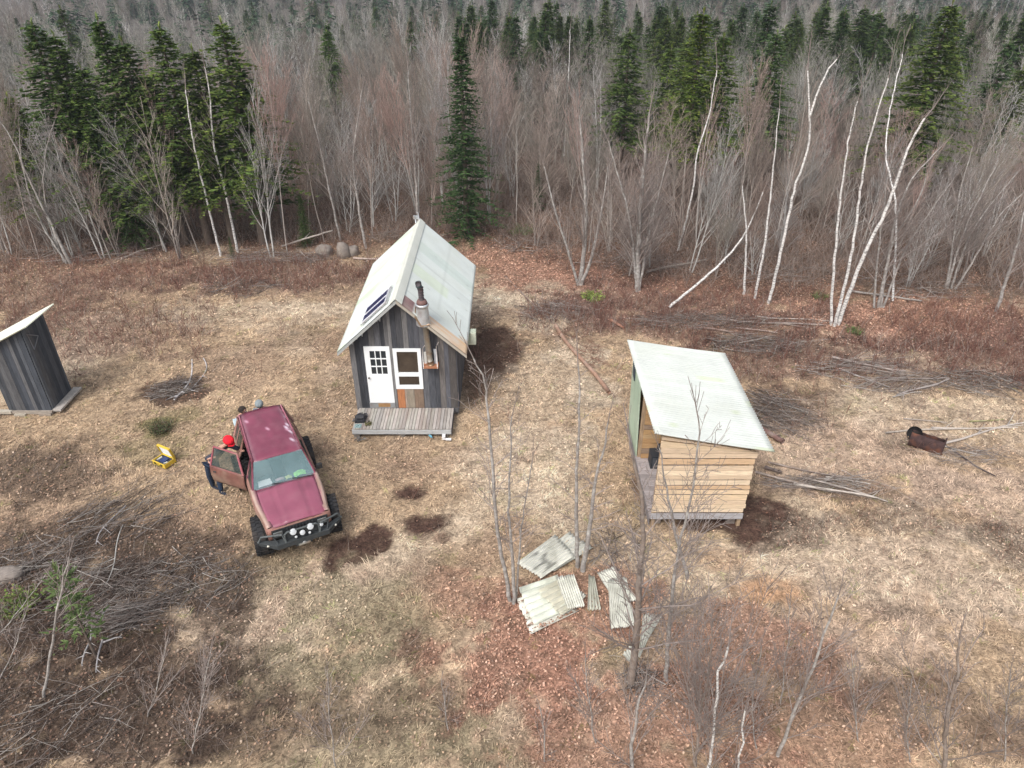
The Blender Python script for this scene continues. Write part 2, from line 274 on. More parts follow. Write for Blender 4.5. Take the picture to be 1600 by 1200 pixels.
# ------------------------------------------------------------------ dry grass (nobody could count the blades)
def blades(x, y, ln, wd, lean, ang, c, z0=None, stiff=.5):
    n = len(x); z = terrain(x, y) if z0 is None else z0
    dx = np.cos(ang); dy = np.sin(ang); px_, py_ = -dy, dx
    B = np.stack([x, y, z-.01], 1); D = np.stack([dx, dy, np.zeros(n)], 1); P = np.stack([px_, py_, np.zeros(n)], 1)
    up = np.cos(lean); out = np.sin(lean)
    Mid = B + D*(ln*.5*out)[:, None] + np.array([0, 0, 1])*(ln*.5*up)[:, None]
    lean2 = np.minimum(lean+.65*(1-stiff)+.1, 1.62); Tip = Mid + D*(ln*.5*np.sin(lean2))[:, None] + np.array([0, 0, 1])*(ln*.5*np.cos(lean2))[:, None]
    w = wd[:, None]*.5
    V = np.stack([B-P*w, B+P*w, Mid-P*w*.85, Mid+P*w*.85, Tip-P*w*.25, Tip+P*w*.25], 1).reshape(-1, 3)
    b = np.arange(n)*6; Fq = np.concatenate([np.stack([b, b+1, b+3, b+2], 1), np.stack([b+2, b+3, b+5, b+4], 1)])
    return V, Fq, np.repeat(c, 6, 0)
def scatter(rate_fn, y0, y1, n):
    y = RG.uniform(y0, y1, n); hw = 1.12*(.70*(.845*y+6.95)+1.0); x = RG.uniform(-1, 1, n)*hw.max(); k = np.abs(x) < hw
    x = x[k]; y = y[k]; k = RG.random(len(x)) < rate_fn(x, y); return x[k], y[k]
def near_fall(y): return np.interp(y, [5, 12, 20, 36], [1, .85, .5, .25])
BUILT = [(-4.85, -1.6, 17.55, 24.6), (-16.2, -14.3, 18.8, 20.2), (3.5, 5.85, 13.75, 18.0)]
def free(x, y, m=0.0):
    k = np.ones(len(x), bool)
    for a, b, c, d in BUILT: k &= ~((x > a-m) & (x < b+m) & (y > c-m) & (y < d+m))
    return k
tx, ty = scatter(lambda x, y: near_fall(y)*cover(x, y)[1], 5.5, 36, 85000)
k = free(tx, ty); tx = tx[k]; ty = ty[k]
per = 12; bx = np.repeat(tx, per) + RG.normal(0, .055, len(tx)*per); by = np.repeat(ty, per)+RG.normal(0, .055, len(tx)*per)
flow = fbm(tx, ty, .45, 3, 3)*12.0
ba = np.repeat(flow, per)+RG.normal(0, 1.1, len(bx)); ln = np.repeat(RG.uniform(.06, .19, len(tx))*(1+.5*(RG.random(len(tx)) > .93)), per)*RG.uniform(.6, 1.25, len(bx))
cc = cover(bx, by)[0]; tv = np.repeat(RG.uniform(.68, 1.35, len(tx)), per)[:, None]*RG.uniform(.70, 1.35, (len(bx), 1)); cc = cc*tv
gr = (np.repeat(RG.random(len(tx)), per) > .965)[:, None]; cc = np.where(gr, cc*np.array([.66, .82, .55]), cc)
V, Fq, C = blades(bx, by, ln, np.interp(by, [6, 36], [.009, .024])*RG.uniform(.7, 1.4, len(bx)), RG.uniform(.75, 1.5, len(bx)), ba, np.clip(cc, .01, .8))
tag(obj('dry_grass', fast_mesh('dry_grass', V, Fq, C), M_grass), 'matted straw-coloured dry grass covering the clearing', 'grass', kind='stuff')
# ------------------------------------------------------------------ fallen leaves
lx, ly = scatter(lambda x, y: cover(x, y)[2]*np.interp(y, [5, 20, 36, 45], [1, .8, .65, .5]), 5.5, 42, 800000)
k = free(lx, ly); lx = lx[k]; ly = ly[k]; n = len(lx)
s = RG.uniform(.013, .036, n)*np.interp(ly, [6, 40], [.95, 1.6]); a = RG.uniform(0, 6.28, n); tl = RG.uniform(-.5, .5, (n, 2))
dx = np.stack([np.cos(a), np.sin(a), tl[:, 0]], 1)*s[:, None]; dy = np.stack([-np.sin(a), np.cos(a), tl[:, 1]], 1)*(s*.7)[:, None]
c0 = np.stack([lx, ly, terrain(lx, ly)+.03+.03*RG.random(n)], 1)
V = np.stack([c0-dx, c0-dy, c0+dx, c0+dy], 1).reshape(-1, 3); b = np.arange(n)*4
pal = np.array([[.50, .30, .20], [.44, .22, .14], [.54, .40, .29], [.28, .15, .10], [.46, .27, .20], [.56, .45, .36], [.18, .10, .075]])
lc = cover(lx, ly)[0]; C = np.repeat((pal[RG.integers(0, 7, n)]*.36+lc*.80)*RG.uniform(.35, 1.40, (n, 1))*np.where(lc.mean(1, keepdims=True) < .085, .62, 1), 4, 0)
tag(obj('fallen_leaves', fast_mesh('fallen_leaves', V, np.stack([b, b+1, b+2, b+3], 1), C), M_leaf), 'brown and salmon dead leaves littering the ground', 'leaves', kind='stuff')

# ------------------------------------------------------------------ stems: segments to tubes
def tubes(S, n=3):
    """S rows: x0 y0 z0 x1 y1 z1 r0 r1"""
    S = np.asarray(S, float); p0 = S[:, 0:3]; p1 = S[:, 3:6]; d = p1-p0; L = np.linalg.norm(d, axis=1, keepdims=True); d = d/np.maximum(L, 1e-6)
    ref = np.where(np.abs(d[:, 2:3]) < .9, np.array([[0, 0, 1.]]), np.array([[1., 0, 0]])); a = np.cross(d, ref); a /= np.linalg.norm(a, axis=1, keepdims=True); b = np.cross(d, a)
    t = np.arange(n)*2*math.pi/n; ring = a[:, None]*np.cos(t)[None, :, None] + b[:, None]*np.sin(t)[None, :, None]
    V = np.concatenate([p0[:, None]+ring*S[:, 6][:, None, None], p1[:, None]+ring*S[:, 7][:, None, None]], 1).reshape(-1, 3)
    base = (np.arange(len(S))*2*n)[:, None]; k = np.arange(n)[None]; k2 = (k+1) % n
    Fq = np.stack([base+k, base+k2, base+n+k2, base+n+k], -1).reshape(-1, 4); return V, Fq
def perp(d, r):
    v = Vector((r.gauss(0, 1), r.gauss(0, 1), r.gauss(0, 1))); v = v-d*v.dot(d); return v.normalized()
def grow(out, p, d, L, r, lvl, maxl, rr, spread=.6, up=.25, dens=1.0, wob=.12, t0=.3, taper=.25):
    """one stem and, recursively, its side shoots; out[level] collects the segments"""
    ns = max(2, int(L/(.5 if lvl == 0 else .35))); ns = min(ns, 12 if lvl == 0 else 5); p = Vector(p); d = Vector(d).normalized(); pts = [p.copy()]; ds = [d.copy()]
    for i in range(ns):
        d = (d + perp(d, rr)*wob + Vector((0, 0, up*.25))).normalized(); q = p + d*(L/ns)
        ra = r*(1-(1-taper)*i/ns); rb = r*(1-(1-taper)*(i+1)/ns)
        out[min(lvl, 2)].append((*p, *q, ra, rb)); p = q; pts.append(p.copy()); ds.append(d.copy())
    if lvl >= maxl: return
    nb = int(dens*(L*([3.4, 5.0, 5.5, 6][lvl]))) + 1
    for j in range(nb):
        t = t0 + (1-t0)*(j+rr.random())/nb if lvl == 0 else .15+.85*rr.random()
        i = min(int(t*ns), ns-1); fr = t*ns-i; q = pts[i].lerp(pts[i+1], min(fr, 1)); dd = ds[i]
        nd = (dd*math.cos(spread) + perp(dd, rr)*math.sin(spread) + Vector((0, 0, up))).normalized()
        ll = L*([.42, .5, .5, .5][lvl])*(1.15-t*.75)*rr.uniform(.6, 1.2)
        grow(out, q, nd, ll, max(r*(1-.75*t)*[.38, .5, .6, .6][lvl], .0035), lvl+1, maxl, rr, spread*rr.uniform(.8, 1.1), up, dens*.8, wob*1.15, .2, .3)
def tree_meshes(name, seed, H=7, r=.055, stems=1, maxl=3, dens=1.0, spread=.6, up=.25, t0=.3, lean=0.08, tc=(1, 1, 1), bc=(1, 1, 1), tw=.0055):
    rr = random.Random(seed); tr = []; br = []; b1 = []
    for s_ in range(stems):
        out = [[], [], []]; a = rr.uniform(0, 6.28); l_ = lean + (.10*rr.random() if stems > 1 else 0)
        grow(out, (math.cos(a)*.12*(stems > 1), math.sin(a)*.12*(stems > 1), -.1), (math.cos(a)*l_, math.sin(a)*l_, 1), H*rr.uniform(.75, 1.05), r*rr.uniform(.75, 1.1), 0, maxl, rr, spread, up, dens, .05, t0, .15)
        tr += out[0]; b1 += out[1]; br += out[2]
    n1 = len(b1); tr = np.array(tr); br = np.array(b1+br); br[:n1, 6:] *= 1.35; br[:, 6:] = np.maximum(br[:, 6:], tw)
    Vt, Ft = tubes(tr, 6); Vb, Fb = tubes(br, 3)
    return fast_mesh(name+'_trunk', Vt, Ft, np.tile(tc, (len(Vt), 1)), True), fast_mesh(name+'_branches', Vb, Fb, np.repeat(np.where(np.arange(len(br)) < n1, 1.55, .92), 6)[:, None]*np.array(bc))
def place_tree(name, meshes, mats, loc, rz, sc, label, cat, group=None, tilt=(0, 0)):
    e = empty(name, loc, rz); e.rotation_euler = (tilt[0], tilt[1], rz); e.scale = (sc,)*3 if not hasattr(sc, '__len__') else sc
    for nm, me, mt in zip(('trunk', 'crown'), meshes, mats): obj(nm, me, mt, e)
    return tag(e, label, cat, group)
# ------------------------------------------------------------------ spruces
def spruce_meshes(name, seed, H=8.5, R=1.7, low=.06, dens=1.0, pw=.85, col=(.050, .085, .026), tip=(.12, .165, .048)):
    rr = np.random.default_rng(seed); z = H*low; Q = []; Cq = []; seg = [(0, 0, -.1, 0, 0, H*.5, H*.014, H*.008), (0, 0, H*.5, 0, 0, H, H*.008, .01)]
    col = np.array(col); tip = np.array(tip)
    while z < H*.985:
        f = 1-z/H; Lm = R*(f**pw)*(1 if z > H*.16 else .8)+.07; nb = int(rr.integers(6, 10)*dens)+1; a0 = rr.uniform(0, 6.28)
        for kb in range(nb):
            a = a0+kb*6.283/nb+rr.normal(0, .18); L = Lm*rr.uniform(.45, 1.18)*(1 if rr.random() > .08 else 1.25)*(.3 if rr.random() < .10 else 1); droop = rr.uniform(.10, .35)+.2*f; h = np.array([math.cos(a), math.sin(a), 0]); sd_ = np.array([-math.sin(a), math.cos(a), 0])
            npnt = max(3, int(L/.13)); zz = z+rr.normal(0, .05)
            prev = np.array([0, 0, zz])
            for i in range(1, npnt+1):
                t = i/npnt; pt = h*L*t + np.array([0, 0, zz + L*(.28*t*(1-t)*1.2 - droop*t + .18*droop*t**3*2)]) + rr.normal(0, .012, 3)
                if i % 3 == 0 or i == npnt: seg.append((*prev, *pt, .014*(1-t*.7)*(.4+L*.5), .010*(1-t*.7)*(.4+L*.5))); prev = pt
                w = (.17+.19*L)*(1.12-t)*rr.uniform(.6, 1.25)*min(1, .35+2*t)
                for sgn in (-1, 1):
                    for q_ in range(2):
                        fw = rr.uniform(.45, 1.0); dv = h*fw + sd_*sgn*rr.uniform(.6, 1.1) + np.array([0, 0, rr.normal(-.12, .22)]); dv = dv/np.linalg.norm(dv)*w*rr.uniform(.55, 1.1)
                        wv = np.cross(dv, rr.normal(0, 1, 3)); wv = wv/np.linalg.norm(wv)*rr.uniform(.016, .030)*(1+.25*(H > 6))
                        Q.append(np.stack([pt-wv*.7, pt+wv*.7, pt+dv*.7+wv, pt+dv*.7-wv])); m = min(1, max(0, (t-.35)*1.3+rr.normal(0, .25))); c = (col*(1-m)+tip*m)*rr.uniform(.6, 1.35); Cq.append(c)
                        Q.append(np.stack([pt+dv*.55-wv*.9, pt+dv*.55+wv*.9, pt+dv+wv*.25, pt+dv-wv*.25])); Cq.append(c)
                if rr.random() < .6:
                    dv = h*.16 + np.array([0, 0, rr.uniform(0, .08)]); wv = sd_*.03; Q.append(np.stack([pt-wv, pt+wv, pt+dv+wv*.4, pt+dv-wv*.4])); Cq.append(col*rr.uniform(.7, 1.5))
        z += (.10+.16*f*H/8)/dens*rr.uniform(.8, 1.2)
    for i in range(10):     # leader
        a = rr.uniform(0, 6.28); dv = np.array([math.cos(a)*.05, math.sin(a)*.05, .14]); pt = np.array([0, 0, H-.12+.02*i]); wv = np.array([-math.sin(a), math.cos(a), 0])*.015; Q.append(np.stack([pt-wv, pt+wv, pt+dv+wv*.4, pt+dv-wv*.4])); Cq.append(tip)
    V = np.concatenate(Q); n = len(Q); b = np.arange(n)*4
    Vt, Ft = tubes(seg, 5)
    return fast_mesh(name+'_trunk', Vt, Ft, np.ones((len(Vt), 3)), True), fast_mesh(name+'_crown', V, np.stack([b, b+1, b+2, b+3], 1), np.repeat(np.array(Cq), 4, 0))
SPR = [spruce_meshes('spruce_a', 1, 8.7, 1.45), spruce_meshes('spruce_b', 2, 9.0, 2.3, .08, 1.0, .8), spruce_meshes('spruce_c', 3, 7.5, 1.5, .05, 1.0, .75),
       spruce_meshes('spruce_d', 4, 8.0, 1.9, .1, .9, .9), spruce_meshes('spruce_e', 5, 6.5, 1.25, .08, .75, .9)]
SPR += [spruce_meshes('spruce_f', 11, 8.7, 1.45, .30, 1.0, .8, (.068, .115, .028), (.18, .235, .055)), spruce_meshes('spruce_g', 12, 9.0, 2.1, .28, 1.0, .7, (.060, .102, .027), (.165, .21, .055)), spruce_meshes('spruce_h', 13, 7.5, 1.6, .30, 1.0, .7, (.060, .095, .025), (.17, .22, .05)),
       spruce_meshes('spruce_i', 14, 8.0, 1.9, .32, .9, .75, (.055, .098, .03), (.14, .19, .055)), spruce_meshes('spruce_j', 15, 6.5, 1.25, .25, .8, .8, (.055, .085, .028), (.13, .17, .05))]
SPH = [8.7, 9.0, 7.5, 8.0, 6.5]*2
smats = (M_strunk, M_needle)
def spruce(x, y, kind, h, label, group=None, wide=1.0):
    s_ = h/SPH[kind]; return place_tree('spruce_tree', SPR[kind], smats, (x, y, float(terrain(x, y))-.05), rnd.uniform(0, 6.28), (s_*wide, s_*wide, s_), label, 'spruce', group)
def by_top(px, py, h, near=26):
    Y = near
    while Y < 400:
        p = PY(px, py, Y)
        if p[2] <= float(terrain(p[0], Y))+h: return p[0], Y
        Y += .5
    return p[0], Y
occupied = []
def base_xy(px, py): g = G(px, py); return g[0], g[1]
x_, y_ = base_xy(730, 372); occupied.append((x_, y_, 1.6)); spruce(x_, y_, 0, 9.2, 'tall dark green spruce standing right behind the pale cabin roof', wide=1.3)
x_, y_ = base_xy(215, 388); occupied.append((x_, y_, 2.0)); spruce(x_, y_, 1, 6.9, 'broad dark spruce with drooping boughs at the left edge of the clearing', wide=1.0)
LS = [(345, 35, 9.6, 3, 'spruce with a pointed top rising right of the left-hand evergreen cluster'), (300, 78, 8.6, 2, 'yellow-green spruce in the left-hand cluster, lower than its neighbours'), (250, 50, 9.4, 3, 'spruce topped in light green in the middle of the left-hand cluster'),
      (195, 85, 9.0, 1, 'dark spruce just behind the broad one at the left'), (130, 120, 8.0, 1, 'dark spruce left of the broad one, behind bare saplings'), (50, 40, 9.6, 3, 'pale-tipped spruce near the upper left corner'), (20, 175, 6.8, 2, 'low spruce against the left border of the view'),
      (90, 75, 9.2, 0, 'narrow spruce near the upper left corner'), (160, 60, 9.8, 0, 'narrow dark spruce left of the light green topped one'), (375, 105, 7.8, 4, 'thin spruce at the right end of the left-hand cluster'), (228, 130, 7.6, 2, 'dense spruce filling the middle of the left-hand cluster')]
for px, py, h, kd, lb in LS:
    x_, y_ = by_top(px, py, h, 33); occupied.append((x_, y_, .8)); spruce(x_, y_, kd+5, h, lb, wide=1.6)
MS = [(510, 48, 8.6, 3, 'lone spruce top rising above pinkish bare trees left of the cabin'), (985, 48, 9.5, 3, 'spruce above the bare trees behind the plank shed roof'), (1050, 72, 8.4, 2, 'spruce second from the left in the evergreen group beyond the shed'),
      (1100, 18, 10.6, 0, 'tallest narrow spruce of the evergreen group beyond the shed'), (1132, 55, 9.4, 3, 'broad spruce just right of the tallest narrow one beyond the shed'), (1215, 50, 9.4, 3, 'spruce standing apart right of the evergreen group beyond the shed'), (1078, 60, 9.0, 2, 'spruce tucked left of the tallest narrow one beyond the shed'),
      (1478, 42, 11.0, 1, 'large full spruce above the leaning white birches at the right'), (1578, 66, 8.6, 3, 'spruce near the right border beside the large full one'), (1600, 105, 7.8, 2, 'spruce cut by the right border of the view'), (1500, 90, 7.6, 2, 'smaller spruce hugging the right side of the large full one')]
for px, py, h, kd, lb in MS:
    x_, y_ = by_top(px, py, h-1.0, 38); occupied.append((x_, y_, 1.2)); spruce(x_, y_, kd+5, h-1.0, lb, wide=1.6)
# small evergreens at the wood's edge
for px, py, h, kd, lb in [(365, 405, 1.1, 4, 'knee-high young fir at the foot of bare trees left of the cabin'), (480, 385, 2.6, 2, 'small dark fir under the bare trees left of the cabin'), (20, 270, 3.2, 2, 'small fir among bare saplings at the left border'), (840, 330, 2.6, 4, 'small fir low among bare trees right of the cabin spruce')]:
    x_, y_ = base_xy(px, py); spruce(x_, y_, kd, h, lb)
# far spruces on the slope beyond, countable
fs = []
rr = random.Random(5)
for a, b, c_, d_, n in [(380, 760, 0, 38, 34), (640, 940, 18, 75, 22), (0, 190, 0, 90, 14), (800, 960, 60, 110, 8), (1020, 1260, 30, 110, 26), (1250, 1420, 20, 110, 22), (1500, 1600, 0, 90, 16), (1400, 1600, 0, 30, 14), (940, 1250, 0, 14, 10), (700, 800, 40, 95, 7), (1150, 1500, 60, 120, 12), (960, 1300, 35, 90, 18), (840, 1000, 50, 105, 9), (1300, 1600, 20, 85, 14)]:
    for i in range(n): py_ = rr.uniform(c_, d_); h_ = rr.uniform(5.2, 8.0) if d_ < 80 else rr.uniform(6.5, 9.5); X, Y = by_top(rr.uniform(a, b), py_, h_, 62+rr.uniform(0, 25)); fs.append((X, Y, h_))
while len(fs) < 262:
    Y = rr.uniform(118, 250)
    X = rr.uniform(-1, 1)*(.7*(.845*Y+6.95)+3)
    c = float(fbm(np.array([X]), np.array([Y]), .03, 60, 3)[0])
    if c+rr.uniform(-.12, .12) < (.52 if X < 0 else .49) or any((X-a)**2+(Y-b)**2 < (2.6+Y*.006)**2 for a, b, _ in fs): continue
    fs.append((X, Y, rr.uniform(6, 9.5)))
for X, Y, h_ in fs:
    spruce(X, Y, rr.randrange(5), h_, 'small distant spruce standing among bare grey woods on the far slope', 'distant spruces on the slope beyond the clearing', rr.uniform(1.25, 1.8))

# ------------------------------------------------------------------ bare woods
BT = []
for i, (H, st, dn, sp, up, t0) in enumerate([(7.5, 1, 1.3, .55, .2, .2), (7.0, 2, .85, .5, .22, .2), (6.5, 3, .7, .6, .16, .1), (8.0, 1, 1.2, .5, .22, .3), (6.0, 4, .55, .62, .13, .08), (7.5, 2, .85, .7, .10, .1), (5.5, 3, .7, .75, .10, .08), (7.2, 1, 1.4, .8, .08, .1), (6.8, 2, .9, .66, .14, .12), (5.0, 4, .6, .66, .12, .08)]):
    BT.append(tree_meshes('bare_%d' % i, 100+i, H, .042, st, 3, dn, sp, up, t0))
for i, (H, st, dn, sp, up, t0) in enumerate([(8.4, 1, 1.0, .42, .2, .45), (8.0, 2, .6, .4, .22, .4), (7.4, 1, .8, .5, .15, .5), (8.6, 1, .7, .38, .25, .5)]): BT.append(tree_meshes('pole_tree_%d' % i, 150+i, H, .045, st, 3, dn, sp, up, t0))
M_bareg = mat('pale grey bark', (1, 1, 1), .9, var=.25, scale=6, spec=.1, objrand=[(.42, .41, .39), (.52, .51, .48), (.36, .35, .33), (.60, .59, .56)])
M_twigg = mat('grey-white twigs', (1, 1, 1), .9, var=.15, scale=3, spec=.1, objrand=[(.34, .32, .30), (.40, .385, .36), (.30, .28, .265), (.35, .29, .275)])
bare_pts = []
rr = random.Random(21); tries = 0
NB = 280
while len(bare_pts) < NB and tries < 60000:
    tries += 1; Y = rr.uniform(26.5, 52); X = rr.uniform(-1, 1)*(.72*(.845*Y+6.95)+1.5)
    ey = float(edge_y(X))+rr.uniform(-.5, .8)
    if Y < ey: continue
    if rr.random() > np.interp(Y-ey, [0, 5, 20], [1, .8, .55]): continue
    if any((X-a)**2+(Y-b)**2 < .95**2 for a, b in bare_pts): continue
    if any((X-a)**2+(Y-b)**2 < r*r for a, b, r in occupied): continue
    bare_pts.append((X, Y))
for i in range(17): g_ = G(rr.uniform(-10, 490), rr.uniform(388, 407)); bare_pts.append((g_[0], g_[1]))
for X, Y in bare_pts:
    k = rr.randrange(len(BT)); s_ = rr.uniform(.70, 1.10)*float(np.interp(X, [-20, -2, 3, 12, 30], [.9, 1.0, .80, .74, .72]))
    left = 'left' if X < -5.5 else ('centre' if X < 4 else 'right')
    lb = {'left': 'bare thin-stemmed tree in the thicket left of the cabin', 'centre': 'bare slender tree in the woods straight behind the cabin', 'right': 'bare grey many-twigged tree in the woods behind the plank shed'}[left]
    gy_ = rr.random() < (.65 if X > 0 else .22); place_tree('bare_tree', BT[k], (M_bareg, M_twigg) if gy_ else (M_bare, M_twig), (X, Y, float(terrain(X, Y))), rr.uniform(0, 6.28), (s_, s_, s_*rr.uniform(.95, 1.1)), lb, 'bare tree', 'bare trees at the wood edge, %s part' % left, (rr.gauss(0, .05), rr.gauss(0, .05)))
# the rest of the bare woods beyond, one mass
def low_tree(seed):
    r_ = random.Random(seed); out = [[], [], []]; grow(out, (0, 0, 0), (r_.gauss(0, .06), r_.gauss(0, .06), 1), r_.uniform(6, 8.5), .075, 0, 2, r_, .62, .14, .85, .06, .35, .15)
    tr = np.array(out[0]); br = np.array(out[1]+out[2]); br[:, 6:] = np.maximum(br[:, 6:]*1.0, .011)
    V1, F1 = tubes(tr, 3); d = br[:, 3:6]-br[:, 0:3]; w = np.cross(d, np.random.default_rng(seed).normal(0, 1, d.shape)); w /= np.linalg.norm(w, axis=1, keepdims=True)
    w = w*br[:, 6:7]; V2 = np.stack([br[:, 0:3]-w, br[:, 0:3]+w, br[:, 3:6]+w*.5, br[:, 3:6]-w*.5], 1).reshape(-1, 3); b = np.arange(len(br))*4+len(V1)
    return np.concatenate([V1, V2]), np.concatenate([F1, np.stack([b, b+1, b+2, b+3], 1)])
LT = [low_tree(300+i) for i in range(10)]
Vs = []; Fs = []; Cs = []; off = 0; rr2 = np.random.default_rng(8)
Ys = np.concatenate([rr2.uniform(44, 80, 1500), rr2.uniform(80, 150, 1700), rr2.uniform(150, 360, 3200)])
for Y in Ys:
    X = rr2.uniform(-1, 1)*(.72*(.845*Y+6.95)+3)
    if Y < 52 and rr2.random() > (Y-42)/10: continue
    if any((X-a)**2+(Y-b)**2 < 1.2 for a, b, r in occupied): continue
    V, Fq = LT[rr2.integers(10)]; a = rr2.uniform(0, 6.28); s_ = rr2.uniform(.62, 1.05)*(.85 if Y < 75 else 1); R2 = np.array([[math.cos(a), -math.sin(a), 0], [math.sin(a), math.cos(a), 0], [0, 0, 1]])*s_
    if Y > 110: Fq = Fq[rr2.random(len(Fq)) < .7]
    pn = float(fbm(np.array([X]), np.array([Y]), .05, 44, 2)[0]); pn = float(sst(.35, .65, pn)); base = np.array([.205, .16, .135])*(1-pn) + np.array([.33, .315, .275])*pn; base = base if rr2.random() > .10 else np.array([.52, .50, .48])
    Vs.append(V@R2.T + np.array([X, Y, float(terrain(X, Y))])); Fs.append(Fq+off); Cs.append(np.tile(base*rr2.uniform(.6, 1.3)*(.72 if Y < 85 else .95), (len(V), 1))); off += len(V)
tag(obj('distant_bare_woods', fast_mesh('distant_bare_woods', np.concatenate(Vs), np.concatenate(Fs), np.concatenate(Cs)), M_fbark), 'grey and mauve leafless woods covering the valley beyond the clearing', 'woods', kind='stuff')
del Vs, Fs, Cs
def low_spruce(seed):
    r_ = np.random.default_rng(seed); Q = []; C = []; H = 8.0
    for i in range(230):
        z = H*(1-r_.random()**.6*.93); f = 1-z/H; L = (.25+1.9*f**.8)*r_.uniform(.6, 1.15); a = r_.uniform(0, 6.28); h = np.array([math.cos(a), math.sin(a), 0]); s_ = np.array([-h[1], h[0], 0]); p = np.array([0, 0, z]); e = p+h*L+np.array([0, 0, -L*r_.uniform(.1, .45)]); w = s_*(.10+.16*f)+np.array([0, 0, r_.normal(0, .05)])
        Q.append([p-w*.3, p+w*.3, e+w, e-w]); C.append(np.array([.032, .060, .030])*r_.uniform(.6, 1.6))
    return np.array(Q).reshape(-1, 3), np.array(C)
LS_ = [low_spruce(i) for i in range(6)]; Vs = []; Cs = []; rr3 = np.random.default_rng(77)
for i in range(950):
    Y = rr3.uniform(95, 350); X = rr3.uniform(-1, 1)*(.72*(.845*Y+6.95)+3); c = float(fbm(np.array([X]), np.array([Y]), .022, 61, 3)[0])
    if c+rr3.uniform(-.1, .1) < (.50 if Y < 200 else .44): continue
    V, C = LS_[rr3.integers(6)]; s_ = rr3.uniform(.7, 1.35); Vs.append(V*np.array([s_, s_, s_])+np.array([X, Y, float(terrain(X, Y))])); Cs.append(np.repeat(C*rr3.uniform(.7, 1.2), 4, 0))
V = np.concatenate(Vs); b = np.arange(len(V)//4)*4
tag(obj('distant_spruce_woods', fast_mesh('distant_spruce_woods', V, np.stack([b, b+1, b+2, b+3], 1), np.concatenate(Cs)), M_grass), 'dark evergreens massed on the far hillside', 'woods', kind='stuff')
del Vs, Cs

# ------------------------------------------------------------------ trees drawn along a measured line
def path_tree(name, pts3, r0, r1, label, cat, mt=M_birch, mtw=M_gtwig, dens=.7, spread=.7, up=.25, t0=.35, blen=.30, maxl=2, seed=0, extra=None, group=None, thin=.0045):
    rr = random.Random(seed+1000); stems = [(pts3, r0, r1)] + (extra or []); tr = []; br = []; b1 = []
    org = Vector(pts3[0])
    for P, a, b in stems:
        P = [Vector(p) for p in P]; Q = []
        for i in range(len(P)-1):       # Catmull-Rom through the measured points
            p0 = P[max(i-1, 0)]; p1 = P[i]; p2 = P[i+1]; p3 = P[min(i+2, len(P)-1)]; nn = max(3, int((p2-p1).length/.28))
            for k in range(nn):
                t = k/nn; Q.append(.5*((2*p1)+(p2-p0)*t+(2*p0-5*p1+4*p2-p3)*t*t+(3*p1-p0-3*p2+p3)*t**3)+Vector((rr.gauss(0, .012), rr.gauss(0, .012), 0)))
        Q.append(P[-1]); N = len(Q)-1; L = sum((Q[i+1]-Q[i]).length for i in range(N))
        for i in range(N): tr.append((*(Q[i]-org), *(Q[i+1]-org), a+(b-a)*i/N, a+(b-a)*(i+1)/N))
        nb = int(dens*L*3.2)
        for j in range(nb):
            t = t0+(1-t0)*(j+rr.random())/nb; i = min(int(t*N), N-1); dd = (Q[i+1]-Q[i]).normalized(); o2 = [[], [], []]
            nd = (dd*math.cos(spread)+perp(dd, rr)*math.sin(spread)+Vector((0, 0, up))).normalized()
            grow(o2, Q[i]-org, nd, L*blen*(1.2-t)*rr.uniform(.5, 1.2), max((a+(b-a)*t)*.38, .006), 1, maxl, rr, spread, up, dens, .14, .2, .3); b1 += o2[1][:4]; br += o2[1][4:]+o2[2]
        o2 = [[], [], []]; grow(o2, Q[-1]-org, (Q[-1]-Q[-2]).normalized(), L*.14, b, 1, maxl, rr, .4, .3, 1.2, .1, .1, .3); br += o2[1]+o2[2]
    n1 = len(b1); br = np.array(b1+br); br[:, 6:] = np.maximum(br[:, 6:], thin); Vt, Ft = tubes(tr, 8); Vb, Fb = tubes(br, 3)
    e = empty(name, tuple(org)); obj('trunk', fast_mesh('trunk', Vt, Ft, np.ones((len(Vt), 3)), True), mt, e); obj('crown', fast_mesh('crown', Vb, Fb, np.repeat(np.where(np.arange(len(br)) < n1, 1.3, .95), 6)[:, None]*np.ones(3)), mtw, e)
    return tag(e, label, cat, group)
def line(pts, Y, dY=0.0, z0=True):
    """measured points (photo x, y) up a stem standing about Y metres away"""
    g = G(*pts[0]) if z0 else PY(*pts[0], Y); Y0 = g[1]; out = [tuple(g)]; n = len(pts)-1
    for i, p in enumerate(pts[1:]): out.append(tuple(PY(p[0], p[1], Y0+dY*(i+1)/n)))
    return out
W1 = dict(mt=M_birch, dens=.5, blen=.12, t0=.5, spread=.8)
path_tree('birch_tree', line([(1298, 508), (1304, 400), (1318, 270), (1330, 200), (1340, 158)], 0), .062, .018, 'left stem of the white birch trio at the right edge of the clearing', 'birch', seed=1, **W1)
path_tree('birch_tree', line([(1304, 510), (1330, 400), (1352, 250), (1372, 170), (1388, 122)], 0), .068, .018, 'middle stem of the white birch trio, nearly straight and tall', 'birch', seed=2, **W1)
path_tree('birch_tree', line([(1309, 508), (1345, 410), (1388, 320), (1412, 250), (1430, 210), (1445, 185)], 0), .085, .03, 'white birch leaning right with stubby broken limbs, right of the trio', 'birch', mt=M_birch, dens=.9, blen=.16, t0=.45, spread=.9, seed=3)
path_tree('birch_tree', line([(1201, 475), (1222, 385), (1240, 300), (1262, 235), (1265, 180), (1262, 110)], 0), .068, .025, 'forked white birch with twin upper limbs behind the shed', 'birch', mt=M_birch, dens=.5, blen=.12, t0=.5, spread=.6, seed=4,
          extra=[(line([(1201, 475), (1222, 385), (1240, 300), (1265, 180), (1288, 120), (1308, 92)], 0)[3:], .045, .015)])
